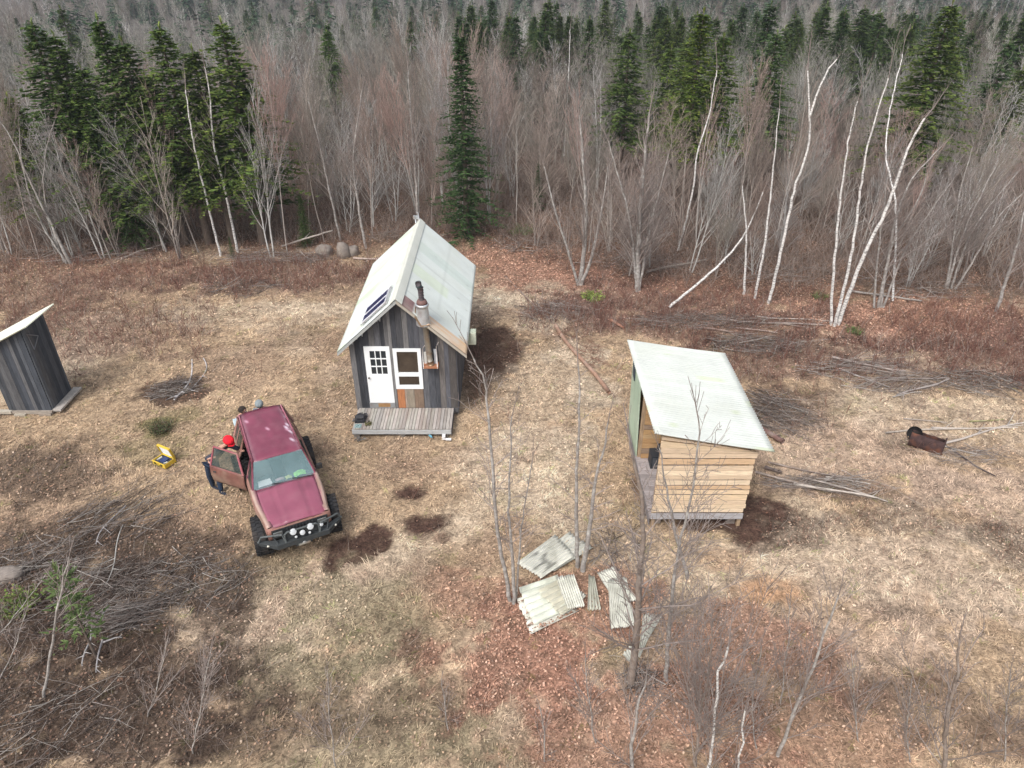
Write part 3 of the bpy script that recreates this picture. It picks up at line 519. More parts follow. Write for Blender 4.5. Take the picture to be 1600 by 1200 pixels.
path_tree('birch_tree', line([(1180, 468), (1195, 380), (1205, 300), (1212, 220), (1218, 170)], 0), .06, .015, 'slender white birch just left of the forked one', 'birch', seed=5, **W1)
path_tree('birch_tree', line([(1162, 460), (1166, 370), (1160, 290)], 0), .055, .02, 'short white birch pole left of the slender one', 'birch', seed=6, **W1)
path_tree('birch_tree', line([(1045, 480), (1100, 435), (1150, 385), (1178, 335), (1192, 300)], 0, 2.0), .06, .02, 'white birch bent far over to the right, propped low over the leaves', 'birch', mt=M_birch, dens=.35, blen=.12, t0=.6, seed=7)
path_tree('birch_tree', line([(1060, 392), (1082, 300), (1090, 240), (1108, 180), (1120, 110)], 0), .055, .02, 'thin white birch in the woods behind the shed roof', 'birch', seed=8, **W1)
path_tree('birch_tree', [tuple(PY(x, y, 52)) for x, y in [(876, 330), (884, 200), (888, 130), (891, 45)]], .05, .02, 'lone white birch stem sticking up above the bare crowns', 'birch', seed=9, **W1)
path_tree('birch_tree', line([(1395, 470), (1400, 330), (1384, 240), (1395, 150), (1410, 85)], 0, 6), .05, .015, 'faint thin birch behind the white trio', 'birch', seed=10, **W1)
path_tree('grey_tree', line([(905, 445), (912, 400), (915, 330), (910, 240), (905, 180)], 0), .10, .03, 'pale grey tree with two trunks from one base right of the cabin', 'tree', mt=M_grey, dens=1.0, blen=.34, t0=.2, spread=.55, up=.35, maxl=3, seed=11,
          extra=[(line([(908, 446), (925, 400), (940, 330), (950, 260)], 0), .08, .02), (line([(903, 446), (890, 400), (868, 330), (850, 260)], 0), .06, .02)])
path_tree('grey_tree', line([(996, 455), (998, 380), (1002, 300), (1008, 240), (1015, 175)], 0), .12, .03, 'grey tree with a wide fan of fine branches behind the shed roof', 'tree', mt=M_grey, dens=2.0, blen=.36, t0=.16, spread=.68, up=.15, maxl=2, seed=12,
          extra=[(line([(998, 455), (1015, 360), (1030, 300), (1045, 240)], 0), .06, .02), (line([(995, 455), (985, 350), (970, 290), (950, 220)], 0), .06, .02)])
path_tree('grey_tree', line([(372, 395), (352, 300), (335, 230), (328, 150), (320, 105)], 0), .07, .02, 'pale grey-barked tree in front of the left-hand spruces', 'tree', mt=M_birch, dens=.7, blen=.28, t0=.4, seed=13)
path_tree('grey_tree', line([(345, 400), (320, 300), (300, 210), (290, 140)], 0), .06, .02, 'slim pale tree left of another in front of the left-hand spruces', 'tree', mt=M_birch, dens=.6, blen=.2, t0=.5, seed=14)
path_tree('grey_tree', line([(110, 412), (80, 350), (50, 290), (20, 220), (0, 190)], 0), .08, .02, 'pale-stemmed tree leaning left near the left border', 'tree', mt=M_grey, dens=.8, blen=.3, t0=.3, seed=15, extra=[(line([(105, 412), (60, 340), (35, 260), (30, 200)], 0), .05, .015), (line([(100, 410), (72, 320), (70, 250), (85, 190)], 0), .05, .015)])
path_tree('grey_tree', line([(572, 388), (560, 320), (552, 250), (560, 180), (566, 140)], 0), .07, .02, 'pale grey tree behind the left slope of the cabin roof', 'tree', mt=M_grey, dens=1.1, blen=.34, t0=.35, up=.4, maxl=3, seed=16)
path_tree('grey_tree', line([(656, 372), (650, 290), (645, 220), (640, 150), (638, 110)], 0), .075, .02, 'pale grey tree rising right above the cabin ridge', 'tree', mt=M_grey, dens=1.0, blen=.3, t0=.4, up=.4, maxl=3, seed=17)
path_tree('grey_tree', line([(533, 378), (515, 300), (500, 230), (480, 150)], 0), .06, .02, 'thin grey tree above the boulders left of the cabin', 'tree', mt=M_grey, dens=1.1, blen=.34, t0=.3, up=.4, maxl=3, seed=18)
path_tree('grey_tree', line([(1555, 488), (1575, 430), (1590, 380), (1600, 330)], 0), .07, .03, 'grey-white tree by the right border leaning right', 'tree', mt=M_grey, dens=1.3, blen=.5, t0=.25, up=.2, maxl=3, seed=19)
path_tree('grey_tree', line([(1372, 480), (1385, 420), (1400, 340), (1425, 280), (1470, 230)], 0), .07, .02, 'many-stemmed grey bush tree right of the leaning birch', 'tree', mt=M_grey, dens=1.0, blen=.40, t0=.2, up=.2, maxl=3, seed=20,
          extra=[(line([(1365, 480), (1372, 400), (1380, 330), (1390, 260)], 0), .05, .015), (line([(1380, 480), (1410, 400), (1440, 350), (1490, 280)], 0), .05, .015), (line([(1376, 480), (1395, 380), (1430, 320), (1450, 270)], 0), .05, .015)])
path_tree('grey_tree', line([(1480, 450), (1500, 380), (1525, 320), (1560, 250)], 0), .06, .02, 'slanting grey stems near the right border of the woods', 'tree', mt=M_grey, dens=1.2, blen=.4, t0=.25, up=.3, maxl=3, seed=21,
          extra=[(line([(1486, 450), (1510, 380), (1540, 330), (1590, 270)], 0), .05, .015), (line([(1478, 450), (1490, 380), (1500, 300), (1520, 230)], 0), .05, .015), (line([(1492, 452), (1525, 400), (1560, 340), (1600, 300)], 0), .05, .015)])
# trees standing in the clearing
FG = dict(mt=M_grey, mtw=M_gtwig)
M_alder = mat('alder bark', (.23, .185, .155), .9, var=.35, scale=12, dirt=(.36, .33, .30), dirt_amt=.5, dirt_scale=5, spec=.1, bump=.4); AL = dict(mt=M_alder, mtw=M_gtwig)
path_tree('young_birch', line([(797, 940), (790, 900), (777, 830), (770, 730), (762, 640), (758, 600), (740, 560)], 0), .050, .013, 'mottled grey birch at the left of the clump by the stacked sheets', 'birch', dens=1.25, blen=.22, t0=.35, spread=.85, up=.15, maxl=2, seed=30, **FG)
path_tree('young_birch', line([(803, 942), (801, 880), (795, 800), (797, 720), (800, 650)], 0), .045, .010, 'upright mottled birch in the clump beside the stacked sheets', 'birch', dens=1.2, blen=.24, t0=.3, spread=.8, up=.15, maxl=2, seed=31, **FG, extra=[(line([(806, 938), (812, 860), (822, 780), (832, 720)], 0), .028, .008)])
path_tree('young_birch', line([(903, 886), (900, 800), (902, 720), (905, 640), (903, 570)], 0), .055, .014, 'straight grey birch rising beyond the top corrugated sheet', 'birch', dens=.9, blen=.2, t0=.3, spread=.9, up=.1, maxl=2, seed=32, **FG)
path_tree('young_birch', line([(910, 892), (921, 830), (928, 760), (942, 710), (950, 660)], 0), .065, .014, 'mottled birch slanting right beside the top corrugated sheet', 'birch', dens=1.1, blen=.26, t0=.35, spread=.9, up=.1, maxl=2, seed=33, **FG)
path_tree('alder_tree', line([(984, 1072), (994, 1000), (998, 920), (1004, 840), (1002, 770), (985, 700)], 0), .085, .02, 'thick brown-grey alder in front of the scrap sheets', 'alder', dens=1.7, blen=.30, t0=.18, spread=.8, up=.2, maxl=2, seed=34, **AL)
path_tree('alder_tree', line([(1040, 1062), (1046, 980), (1054, 893), (1063, 839), (1082, 770), (1092, 660)], 0), .046, .012, 'pale grey tree right of the scrap sheets, crossing the plank wall', 'tree', dens=1.5, blen=.34, t0=.15, spread=.8, up=.2, maxl=2, seed=35, **FG)
path_tree('alder_tree', line([(1075, 905), (1060, 850), (1045, 780), (1030, 700)], 0), .045, .01, 'thin leafless tree before the open side of the plank shed', 'tree', dens=1.2, blen=.4, t0=.15, spread=.7, up=.2, maxl=2, seed=36, **FG)
path_tree('birch_tree', [tuple(PY(x, y, 7.0)) for x, y in [(1088, 1290), (1108, 1190), (1118, 1110), (1126, 1050), (1138, 1010)]], .030, .015, 'white birch stem rising from the bottom edge with a purplish crown', 'birch', mt=M_birch, dens=1.0, blen=.50, t0=.25, spread=.6, up=.3, maxl=2, seed=37)
path_tree('birch_tree', [tuple(PY(x, y, 6.8)) for x, y in [(1140, 1280), (1155, 1180), (1164, 1110)]], .022, .013, 'shorter white birch stem at the bottom edge', 'birch', mt=M_birch, dens=1.0, blen=.5, t0=.3, spread=.6, up=.3, maxl=2, seed=38)
path_tree('alder_tree', [tuple(PY(x, y, 7.6)) for x, y in [(1215, 1180), (1245, 1100), (1270, 1040), (1295, 970), (1310, 930)]], .036, .012, 'lavender-grey leaning tree near the bottom right', 'tree', dens=1.5, blen=.5, t0=.2, spread=.6, up=.3, maxl=2, seed=39, **FG)
path_tree('alder_tree', [tuple(PY(x, y, 7.0)) for x, y in [(1475, 1210), (1480, 1120), (1495, 1050), (1500, 990)]], .045, .012, 'dark crooked alder at the bottom right', 'alder', dens=1.6, blen=.5, t0=.1, spread=.6, up=.3, maxl=2, seed=40, **AL)
path_tree('alder_tree', [tuple(PY(x, y, 7.2)) for x, y in [(985, 1210), (992, 1130), (1010, 1060)]], .04, .012, 'grey-green forked sapling at the bottom edge below the thick alder', 'sapling', dens=1.6, blen=.7, t0=.1, spread=.6, up=.3, maxl=2, seed=41, **FG)
path_tree('alder_tree', [tuple(PY(x, y, 7.5)) for x, y in [(1085, 1210), (1095, 1120), (1108, 1040), (1112, 980)]], .03, .01, 'dark sapling beside the white birch at the bottom edge', 'sapling', dens=2.0, blen=.8, t0=.1, spread=.6, up=.3, maxl=2, seed=42, **AL)
path_tree('dead_sapling', line([(68, 1090), (84, 990), (97, 920), (108, 870)], 0), .032, .012, 'bare pale sapling in front of the young pine at the lower left', 'sapling', dens=1.2, blen=.3, t0=.5, spread=.7, up=.2, maxl=2, seed=43, **FG)
for i, (a, b, c_, d_, lb) in enumerate([(0, 1060, 40, 960, 'bare sapling at the left border below the green leafy plant'), (-20, 1010, 70, 900, 'slanting bare sapling at the left border'), (230, 1120, 262, 1000, 'thin bare sapling in the dark brush at the lower left'), (300, 1180, 330, 1010, 'thin whip of a sapling at the bottom, right of the dark brush'), (525, 1200, 512, 1050, 'lone thin whip at the bottom centre left'), (850, 1190, 842, 1100, 'thin sapling at the bottom centre'), (930, 1160, 915, 1020, 'thin sapling left of the thick alder foot'), (1180, 1170, 1190, 1010, 'purple-grey sapling right of the white birch stem'), (1220, 1100, 1235, 940, 'thin sapling standing in the orange grass patch'), (1420, 1190, 1425, 1060, 'forked sapling left of the dark crooked alder'), (1570, 1190, 1580, 1040, 'grey bush sapling by the bottom right corner'), (1340, 1160, 1330, 1020, 'thin sapling near the bottom right'), (700, 1140, 690, 1060, 'short sapling in the grass near the bottom centre')]):
    p0 = PY(a, b, G(a, b)[1]); p1 = PY(c_, d_, p0[1]); m_ = (p0+p1)/2+RG.normal(0, .04, 3)
    path_tree('sapling', [tuple(p0), tuple(m_), tuple(p1)], .014, .006, lb, 'sapling', dens=2.4, blen=.42, t0=.15, spread=.6, up=.25, maxl=2, seed=60+i, thin=.0035, **FG)
# young pine, leafy plant, juniper
x_, y_ = G(150, 1025)[:2]
pine = spruce_meshes('pine', 9, 2.6, .62, .3, .55, .5, (.085, .12, .04), (.17, .21, .085)); place_tree('young_pine', pine, smats, (x_, y_, 0), 1.0, 1, 'sparse light green young pine in the brush at the lower left', 'pine')
def leafy(name, px, py, n, R, h, cols, label, cat, lf=.05):
    g = G(px, py); r_ = np.random.default_rng(px*7+py); S = []; Q = []; C = []
    for i in range(n):
        a = r_.uniform(0, 6.28); q = R*math.sqrt(r_.random()); b = np.array([q*.35*math.cos(a), q*.35*math.sin(a), 0]); t = np.array([q*math.cos(a), q*math.sin(a), h*r_.uniform(.5, 1)]); S.append((*b, *t, .006, .003))
        for k in range(7):
            p = b+(t-b)*r_.uniform(.35, 1.05)+r_.normal(0, .03, 3); d = r_.normal(0, 1, 3); d[2] *= .4; d /= np.linalg.norm(d); w = np.cross(d, [0, 0, 1.]); w /= np.linalg.norm(w); Q.append([p, p+d*lf*.5+w*lf*.3, p+d*lf, p+d*lf*.5-w*lf*.3]); C.append(np.array(cols[r_.integers(len(cols))])*r_.uniform(.6, 1.3))
    e = empty(name, (g[0], g[1], float(terrain(g[0], g[1]))-.02)); V, Fq = tubes(S, 4); obj('stems', fast_mesh('stems', V, Fq, np.tile((.14, .09, .06), (len(V), 1))), M_shrub, e)
    Q = np.array(Q).reshape(-1, 3); b = np.arange(len(C))*4; obj('foliage', fast_mesh('foliage', Q, np.stack([b, b+1, b+2, b+3], 1), np.repeat(np.array(C), 4, 0)), M_leaf, e); return tag(e, label, cat)
leafy('green_shrub', 35, 950, 70, .55, .45, [(.10, .155, .03), (.15, .20, .045), (.07, .10, .03), (.12, .11, .05)], 'bright green leafy shrub at the left border among dark brush', 'shrub', .08)
leafy('juniper', 252, 672, 110, .42, .30, [(.05, .07, .03), (.08, .10, .04), (.10, .08, .05)], 'low dark green bush in the grass left of the red vehicle', 'bush', .05)
leafy('green_shrub', 925, 466, 60, .55, .25, [(.22, .30, .06), (.30, .36, .09), (.12, .17, .05)], 'yellow-green low shrub at the foot of the two-trunk grey tree', 'shrub', .09)
leafy('green_shrub', 1335, 520, 40, .4, .2, [(.10, .16, .05), (.14, .20, .07)], 'small green plants right of the white birch trio foot', 'shrub', .07)
leafy('green_shrub', 1280, 465, 40, .4, .2, [(.16, .19, .06), (.14, .16, .07)], 'small olive green plants left of the white birch trio', 'shrub', .07)
leafy('green_shrub', 815, 365, 60, .8, .4, [(.14, .19, .06), (.09, .13, .05)], 'olive green low growth at the edge right of the tall spruce', 'shrub', .09)
# reddish and grey canes of low brush (nobody could count them)
cx, cy = scatter(lambda x, y: cover(x, y)[3]*np.interp(y, [5, 30], [.8, 1]), 5.5, 46, 62000)
k = free(cx, cy, .25); cx = cx[k]; cy = cy[k]; cz = terrain(cx, cy); S = []; CC = []
dk = sst(0, 1, (12.5-cy)/3)
for i in range(len(cx)):
    dark = cx[i] < -3 and cy[i] < 17
    wood = cy[i] > edge_y(cx[i])-.3
    for j in range(4):
        a = RG.uniform(0, 6.28); l_ = RG.uniform(.25, .75)*(1.1 if cy[i] > 20 else .75)*(RG.uniform(1.2, 3.2) if wood else 1); ln_ = RG.uniform(.2, .9 if not dark else 1.35); b = np.array([cx[i]+RG.normal(0, .05), cy[i]+RG.normal(0, .05), cz[i]-.02]); d = np.array([math.cos(a)*math.sin(ln_), math.sin(a)*math.sin(ln_), math.cos(ln_)])
        m_ = b+d*l_*.6; t = m_+(d+RG.normal(0, .3, 3))*l_*.4; r_ = .004 if cy[i] < 18 else .0065; S.append((*b, *m_, r_, r_*.8)); S.append((*m_, *t, r_*.8, r_*.4))
        c = np.array([.17, .085, .065]) if not dark else np.array([.13, .10, .085]); c = np.array([.21, .165, .14]) if wood else c; c = c*RG.uniform(.6, 1.7) if RG.random() > .15 else np.array([.34, .29, .25]); CC += [c, c]
V, Fq = tubes(S, 3); tag(obj('low_brush_canes', fast_mesh('low_brush_canes', V, Fq, np.repeat(np.array(CC), 6, 0)), M_shrub), 'thin reddish brown canes of low brush in patches over the clearing', 'brush', kind='stuff')
# ------------------------------------------------------------------ corrugated sheets
def corr_sheet(P00, P10, P01, P11, waves, amp, colfn, name, mt, parent=None, per=6, nv=14, jag=0.0, th=.006, seed=0, sag=0.0):
    """ridges run from side 0 to side 1; u crosses them. P00-P10 is one end, P01-P11 the other"""
    P00, P10, P01, P11 = [Vector(p) for p in (P00, P10, P01, P11)]; nu = waves*per; r_ = random.Random(seed)
    N = (P10-P00).cross(P01-P00).normalized()
    if N.z < 0: N = -N
    e0 = [r_.uniform(0, jag) for _ in range(waves+1)]; e1 = [r_.uniform(0, jag) for _ in range(waves+1)]; P = []; C = []
    for i in range(nu+1):
        u = i/nu; wv = math.cos(u*waves*2*math.pi)*amp; k = int(u*waves*.999); a = e0[k]; b = 1-e1[k]
        A = P00.lerp(P10, u); B = P01.lerp(P11, u); row = []
        for j in range(nv+1):
            v = a+(b-a)*j/nv; row.append(A.lerp(B, v)+N*(wv - sag*math.sin(v*math.pi)+(r_.gauss(0, amp*.08) if jag else 0))); C.append(tuple(colfn(u, v)))
        P.append(row)
    m = MB(); m.grid(P, C); return m.build(name, mt, parent, solid=th)
ROOFC = np.array([.57, .61, .585])
def rn(a, b, seed): return float(vnoise(np.array([a]), np.array([b]), 1.0, seed)[0])
def board_wall(m, P0, P1, z0, z1fn, width, cols, r_, th=.03, gap=.004, nrm=(0, -1), holes=()):
    """vertical boards from P0 to P1; z1fn gives the top at each distance; holes: (d0, d1, z0, z1)"""
    P0 = np.array(P0, float); P1 = np.array(P1, float); L = np.linalg.norm(P1-P0); d = (P1-P0)/L; n = np.array(nrm, float); s = 0.0
    cuts = sorted([h[0] for h in holes]+[h[1] for h in holes]); 
    while s < L-.01:
        w = width*r_.uniform(.75, 1.3); e = min(s+w, L)
        if L-e < .05: e = L
        for c_ in cuts:
            if s+.02 < c_ < e: e = c_; break
        t = th+r_.uniform(0, .008); c = np.array(cols[r_.randrange(len(cols))])*r_.uniform(.7, 1.3); spans = [(z0, None)]
        for h in holes:
            if s >= h[0]-.01 and e <= h[1]+.01: spans = ([(z0, h[2])] if h[2] > z0+.01 else [])+[(h[3], None)]
        for za, zb in spans:
            A = P0+d*(s+gap/2); B = P0+d*(e-gap/2); ta = z1fn(s) if zb is None else zb; tb = z1fn(e) if zb is None else zb
            q = n*t; m.hexa([(A[0], A[1], za), (A[0]+q[0], A[1]+q[1], za), (B[0]+q[0], B[1]+q[1], za), (B[0], B[1], za), (A[0], A[1], ta), (A[0]+q[0], A[1]+q[1], ta), (B[0]+q[0], B[1]+q[1], tb), (B[0], B[1], tb)], tuple(c))
        s = e
GREYB = [(.098, .098, .105), (.070, .073, .083), (.13, .127, .128), (.084, .085, .096), (.060, .062, .070), (.165, .16, .158), (.115, .105, .10)]
# ------------------------------------------------------------------ the cabin
cx0, cx1, cyf, cyb = -4.77, -1.67, 18.75, 24.45; zf = .30
EL, ER, AX, AZ = 2.46, 2.38, -3.24, 4.14
cab = empty('cabin', (0, 0, 0)); tag(cab, 'small weathered board cabin with a pale corrugated gable roof, white door and front deck', 'cabin')
ryf, ryb = 18.38, 24.85
lx_, rx_ = -5.08, -1.32
def roofz(x): return (AZ-.07) - (AX-x)*(AZ-EL)/(AX-lx_) if x < AX else (AZ-.07) - (x-AX)*(AZ-ER)/(rx_-AX)
r_ = random.Random(3)
m = MB(); board_wall(m, (cx0, cyf), (cx1, cyf), zf, lambda s: roofz(cx0+s), .15, GREYB, r_, nrm=(0, -1), holes=[(.40, 1.16, .42, 2.48), (1.25, 2.08, 1.01, 2.41)]); m.build('front_wall', M_boards, cab)
m = MB(); board_wall(m, (cx1, cyf), (cx1, cyb), zf-.1, lambda s: roofz(cx1), .15, GREYB, r_, nrm=(1, 0)); m.build('side_wall', M_boards, cab); m = MB(); board_wall(m, (cx0, cyf), (cx0, cyb), zf-.1, lambda s: roofz(cx0), .15, GREYB, r_, nrm=(-1, 0)); m.build('side_wall', M_boards, cab)
m = MB(); board_wall(m, (cx0, cyb), (cx1, cyb), zf-.1, lambda s: roofz(cx0+s), .15, GREYB, r_, nrm=(0, 1)); m.build('back_wall', M_boards, cab)
m = MB(); m.box(cx0, cx1, cyf-.03, cyf+.0, zf-.16, zf-.005, (.10, .10, .105)); m.box(cx0-.02, cx0+.09, cyb-.1, cyb+.02, -.1, zf-.1, (.2, .19, .18))
for x in (cx0+.1, -3.2, cx1-.12): 
    for y in (19.0, 21.6, 24.2): m.box(x-.12, x+.12, y-.12, y+.12, -.1, zf-.1, (.22, .20, .19))
m.box(cx0+.02, cx1-.02, 18.9, 24.3, .17, .27, (.14, .11, .09)); m.build('floor_frame', M_boards_h, cab)
m = MB(); m.box(cx0+.1, cx1-.1, 21.4, 21.5, .3, 2.4, (.12, .09, .06)); m.build('inner_partition', M_boards, cab)
def rc(side):
    def f(u, v):
        c = ROOFC*(.93+.10*rn(u*9, v*1.5, 5+side)); s_ = rn(u*26, v*2.5+side*9, 21)
        c = c*(1-.10*max(0, s_-.55)*2)
        if rn(u*160, v*55, 71) > .965: c = c*.72
        if side == 1:
            if .50 < v < .545 and u > .2: c = c*.90
            if .145 < u < .155 and v < .62 or .52 < u < .535: c = c*.90
            if .36 < u < .47 and .10 < v < .62: c = c*np.array([.97, 1.0, .88])
            if .63 < u < .75: c = c*np.array([.90, .94, .92])
            if u < .085 and v > .38: k = rn(u*130, v*6, 8); k = .45+.55*k; c = c*(1-.9*k)+np.array([.46, .17, .05])*.9*k if (u*85) % 1 < .55 else c*(1-.7*k)+np.array([.52, .30, .12])*.8*k
            if u < .12 and v > .86: c = c*.6+np.array([.55, .35, .18])*.4
            if u < .10 and .07 < v < .24: c = np.array([.20, .105, .11])*(.8+.5*rn(u*60, v*20, 3))
        else:
            if .45 < u < .52 or .71 < u < .77: c = c*np.array([.90, .94, .88])
            if rn(u*14, v*3, 77) > .72: c = c*np.array([.95, 1.0, .86])
        return c
    return f
corr_sheet((AX, ryf, AZ), (AX, ryb, AZ), (lx_, ryf, EL), (lx_, ryb, EL), 84, .012, rc(0), 'roof_slope', M_roof, cab, 6, 24)
corr_sheet((AX, ryf, AZ), (AX, ryb, AZ), (rx_, ryf, ER), (rx_, ryb, ER), 84, .014, rc(1), 'roof_slope', M_roof, cab, 6, 28)
m = MB(); n_ = 10; P = []
for j in range(n_+1):
    t = -1+2*j/n_; x = AX+t*.17; sl = (AZ-EL)/(AX-lx_); z = AZ+.035-abs(t)*.17*sl + .012*(1-t*t)
    P.append([(x, ryf-.03, z), (x, ryb+.03, z)])
m.grid(P, (.64, .65, .58), False); m.build('ridge_cap', M_roof, cab, solid=.01)
m = MB()
for (xa, za), (xb, zb), c in (((AX, AZ), (lx_, EL), (.58, .60, .58)), ((AX, AZ), (rx_, ER), (.62, .56, .47))):
    a = Vector((xa, ryf+.005, za-.02)); b = Vector((xb, ryf+.005, zb-.02)); m.hexa([a+Vector((0, 0, -.10)), b+Vector((0, 0, -.10)), b+Vector((0, .035, -.10)), a+Vector((0, .035, -.10)), a, b, b+Vector((0, .035, 0)), a+Vector((0, .035, 0))], tuple(np.array(c)*.6))
m.build('rake_board', M_plain, cab)
m = MB()
for x, ln in ((-4.80, .10), (-4.70, .17), (-4.55, .14), (-4.38, .20), (-4.30, .1), (-4.02, .12), (-3.9, .16), (-3.82, .22)):
    z = roofz(x)-.02; m.add([(x-.05, cyf-.05, z-.03), (x+.06, cyf-.05, z+.03), (x+.03, cyf-.06, z-ln), (x-.02, cyf-.055, z-ln*.8)], [(0, 3, 2, 1)], (.45, .47, .47))
m.build('torn_membrane', M_plain, cab)
# solar panels on the left slope
ul = Vector((lx_-AX, 0, EL-AZ)).normalized(); uy = Vector((0, 1, 0)); un = Vector((-ul.z, 0, ul.x)); un = un if un.z > 0 else -un
for k in range(2):
    y0 = 18.72+k*.50; O = Vector((AX, y0, AZ))+ul*.42+un*.07; m = MB(); L_, W_ = 1.0, .47
    def slab(a0, a1, b0, b1, h0, h1, c): m.hexa([O+ul*a+uy*b+un*h for h in (h0, h1) for a, b in ((a0, b0), (a1, b0), (a1, b1), (a0, b1))][:8], c)
    for s4 in ((0, L_, 0, .022), (0, L_, W_-.022, W_), (0, .022, .022, W_-.022), (L_-.022, L_, .022, W_-.022)): slab(*s4, -.02, .022, (.70, .70, .72))
    pn = m.build('solar_panel', M_plain, cab)
    m = MB(); slab(.022, L_-.022, .022, W_-.022, -.01, .014, (1, 1, 1)); m.build('solar_cells', M_panel, pn)
m = MB(); O = Vector((AX, 18.62, AZ))+ul*.40+un*.05; m.hexa([O+ul*a+uy*b+un*h for h in (0, .03) for a, b in ((0, 0), (1.05, 0), (1.05, .04), (0, .04))], (.55, .55, .56)); O2 = O+uy*1.1; m.hexa([O2+ul*a+uy*b+un*h for h in (0, .03) for a, b in ((0, 0), (1.05, 0), (1.05, .03), (0, .03))], (.65, .65, .66)); O3 = O-ul*.05; m.hexa([O3+ul*a+uy*b+un*h for h in (0, .03) for a, b in ((0, 0), (.03, 0), (.03, 1.12), (0, 1.12))], (.62, .62, .64)); m.build('panel_rail', M_metal, cab)
# door and window
def rect_frame(m, x0, x1, z0, z1, y0, y1, w, c, wb=None, wt=None):
    wb = w if wb is None else wb; wt = w if wt is None else wt
    m.box(x0, x0+w, y0, y1, z0, z1, c); m.box(x1-w, x1, y0, y1, z0, z1, c); m.box(x0+w, x1-w, y0, y1, z0, z0+wb, c); m.box(x0+w, x1-w, y0, y1, z1-wt, z1, c)
dx0, dx1, dz0, dz1 = -4.37, -3.61, .50, 2.48
m = MB(); gx0, gx1, gz0, gz1 = dx0+.16, dx1-.12, dz0+1.03, dz1-.15
m.box(dx0, gx0, cyf-.055, cyf-.01, dz0, dz1, (1, 1, 1)); m.box(gx1, dx1, cyf-.055, cyf-.01, dz0, dz1); m.box(gx0, gx1, cyf-.055, cyf-.01, dz0, gz0); m.box(gx0, gx1, cyf-.055, cyf-.01, gz1, dz1)
for i in (1, 2): x = gx0+(gx1-gx0)*i/3; m.box(x-.014, x+.014, cyf-.057, cyf-.012, gz0, gz1); z = gz0+(gz1-gz0)*i/3; m.box(gx0, gx1, cyf-.0565, cyf-.0125, z-.014, z+.014)
door = m.build('door', M_white, cab)
m = MB(); m.box(gx0, gx1, cyf-.032, cyf-.024, gz0, gz1); m.build('door_panes', M_glass, door)
m = MB(); m.lathe([(.0, .075), (.022, .07), (.030, .05), (.022, .03), (.012, .025), (.012, 0), (.03, -.004)], 12, Matrix.Translation((dx0+.065, cyf-.055, dz0+.92)) @ Matrix.Rotation(math.pi/2, 4, 'X'), (.12, .11, .10)); m.build('door_knob', M_metal, door)
m = MB(); m.box(dx0-.02, dx1+.01, cyf-.06, cyf-.005, zf+.005, dz0-.004, (.38, .40, .42)); m.box(dx0+.25, dx1-.14, cyf-.063, cyf-.06, zf+.05, dz0-.02, (.50, .30, .14)); m.build('threshold_plate', M_metal, cab)
wx0, wx1, wz0, wz1 = -3.52, -2.69, 1.01, 2.41; zm = wz0+.50
m = MB(); rect_frame(m, wx0, wx1, wz0, wz1, cyf-.07, cyf-.01, .11, (1, 1, 1), .13, .10); m.box(wx0+.11, wx1-.11, cyf-.068, cyf-.012, zm-.055, zm+.075, (1, 1, 1)); win = m.build('window', M_white, cab)
m = MB(); m.box(wx0+.11, wx1-.11, cyf-.03, cyf-.022, wz0+.13, zm-.055); m.box(wx0+.11, wx1-.11, cyf-.03, cyf-.022, zm+.075, wz1-.1); m.build('window_panes', M_wglass, win)
m = MB(); x = wx0+.02
for w, c in ((.23, (.40, .17, .08)), (.06, (.34, .27, .22)), (.23, (.27, .23, .18)), (.28, (.21, .15, .11))): m.box(x, x+w-.006, cyf-.052, cyf-.03, zf+.01, wz0-.006, c); x += w
m.build('patch_boards', M_boards, cab)
# stove flue up the front wall, through the roof
fx, fy = -2.47, 18.50
m = MB(); m.tube([(fx+.06, fy+.02, 2.02), (fx+.04, fy, 2.4), (fx-.02, fy-.02, 3.5)], .085, 14, (.36, .33, .28)); m.tube([(fx+.05, fy, 2.36), (fx+.05, fy, 2.40)], .095, 14, (.30, .24, .18)); m.tube([(fx+.075, fy+.02, 1.98), (fx+.06, fy+.02, 2.1)], .10, 14, (.30, .20, .13)); flue = m.build('stove_pipe', M_metal, cab)
m = MB(); M4 = Matrix.Translation((fx-.06, fy+.02, 3.42)); m.lathe([(.205, -.10), (.19, .15), (.165, .42), (.17, .47), (.19, .475), (.19, .53), (.17, .55), (.16, .55)], 22, M4, (.60, .63, .65)); m.build('roof_collar', M_metal, flue)
m = MB(); m.lathe([(.0, .66), (.12, .66), (.15, .60), (.155, .55), (.12, .545)], 18, M4, (.16, .09, .08)); m.tube([Vector((fx-.06, fy+.02, 4.02)), Vector((fx-.075, fy+.02, 4.35)), Vector((fx-.10, fy+.01, 4.52)), Vector((fx-.11, fy-.05, 4.60)), Vector((fx-.11, fy-.12, 4.62))], [.072, .072, .078, .078, .074], 14, (.07, .06, .065)); 
for z in (4.12, 4.2, 4.28, 4.36, 4.44): m.tube([(fx-.065, fy+.02, z), (fx-.065, fy+.02, z+.03)], .08, 14, (.10, .07, .075))
m.tube([(fx-.105, fy-.01, 4.50), (fx-.115, fy-.035, 4.63)], .088, 12, (.06, .08, .08)); m.build('smoke_pipe', M_plain, flue)
m = MB(); m.tube([(fx-.20, fy-.05, 3.30), (fx-.27, fy-.03, 3.65), (fx-.235, fy, 3.92)], .018, 6, (.45, .28, .20)); m.tube([(fx+.13, fy-.09, 3.36), (fx-.1, fy-.2, 3.36), (fx-.27, fy-.1, 3.62)], .028, 8, (.42, .30, .20)); m.build('flashing_strap', M_metal, flue)
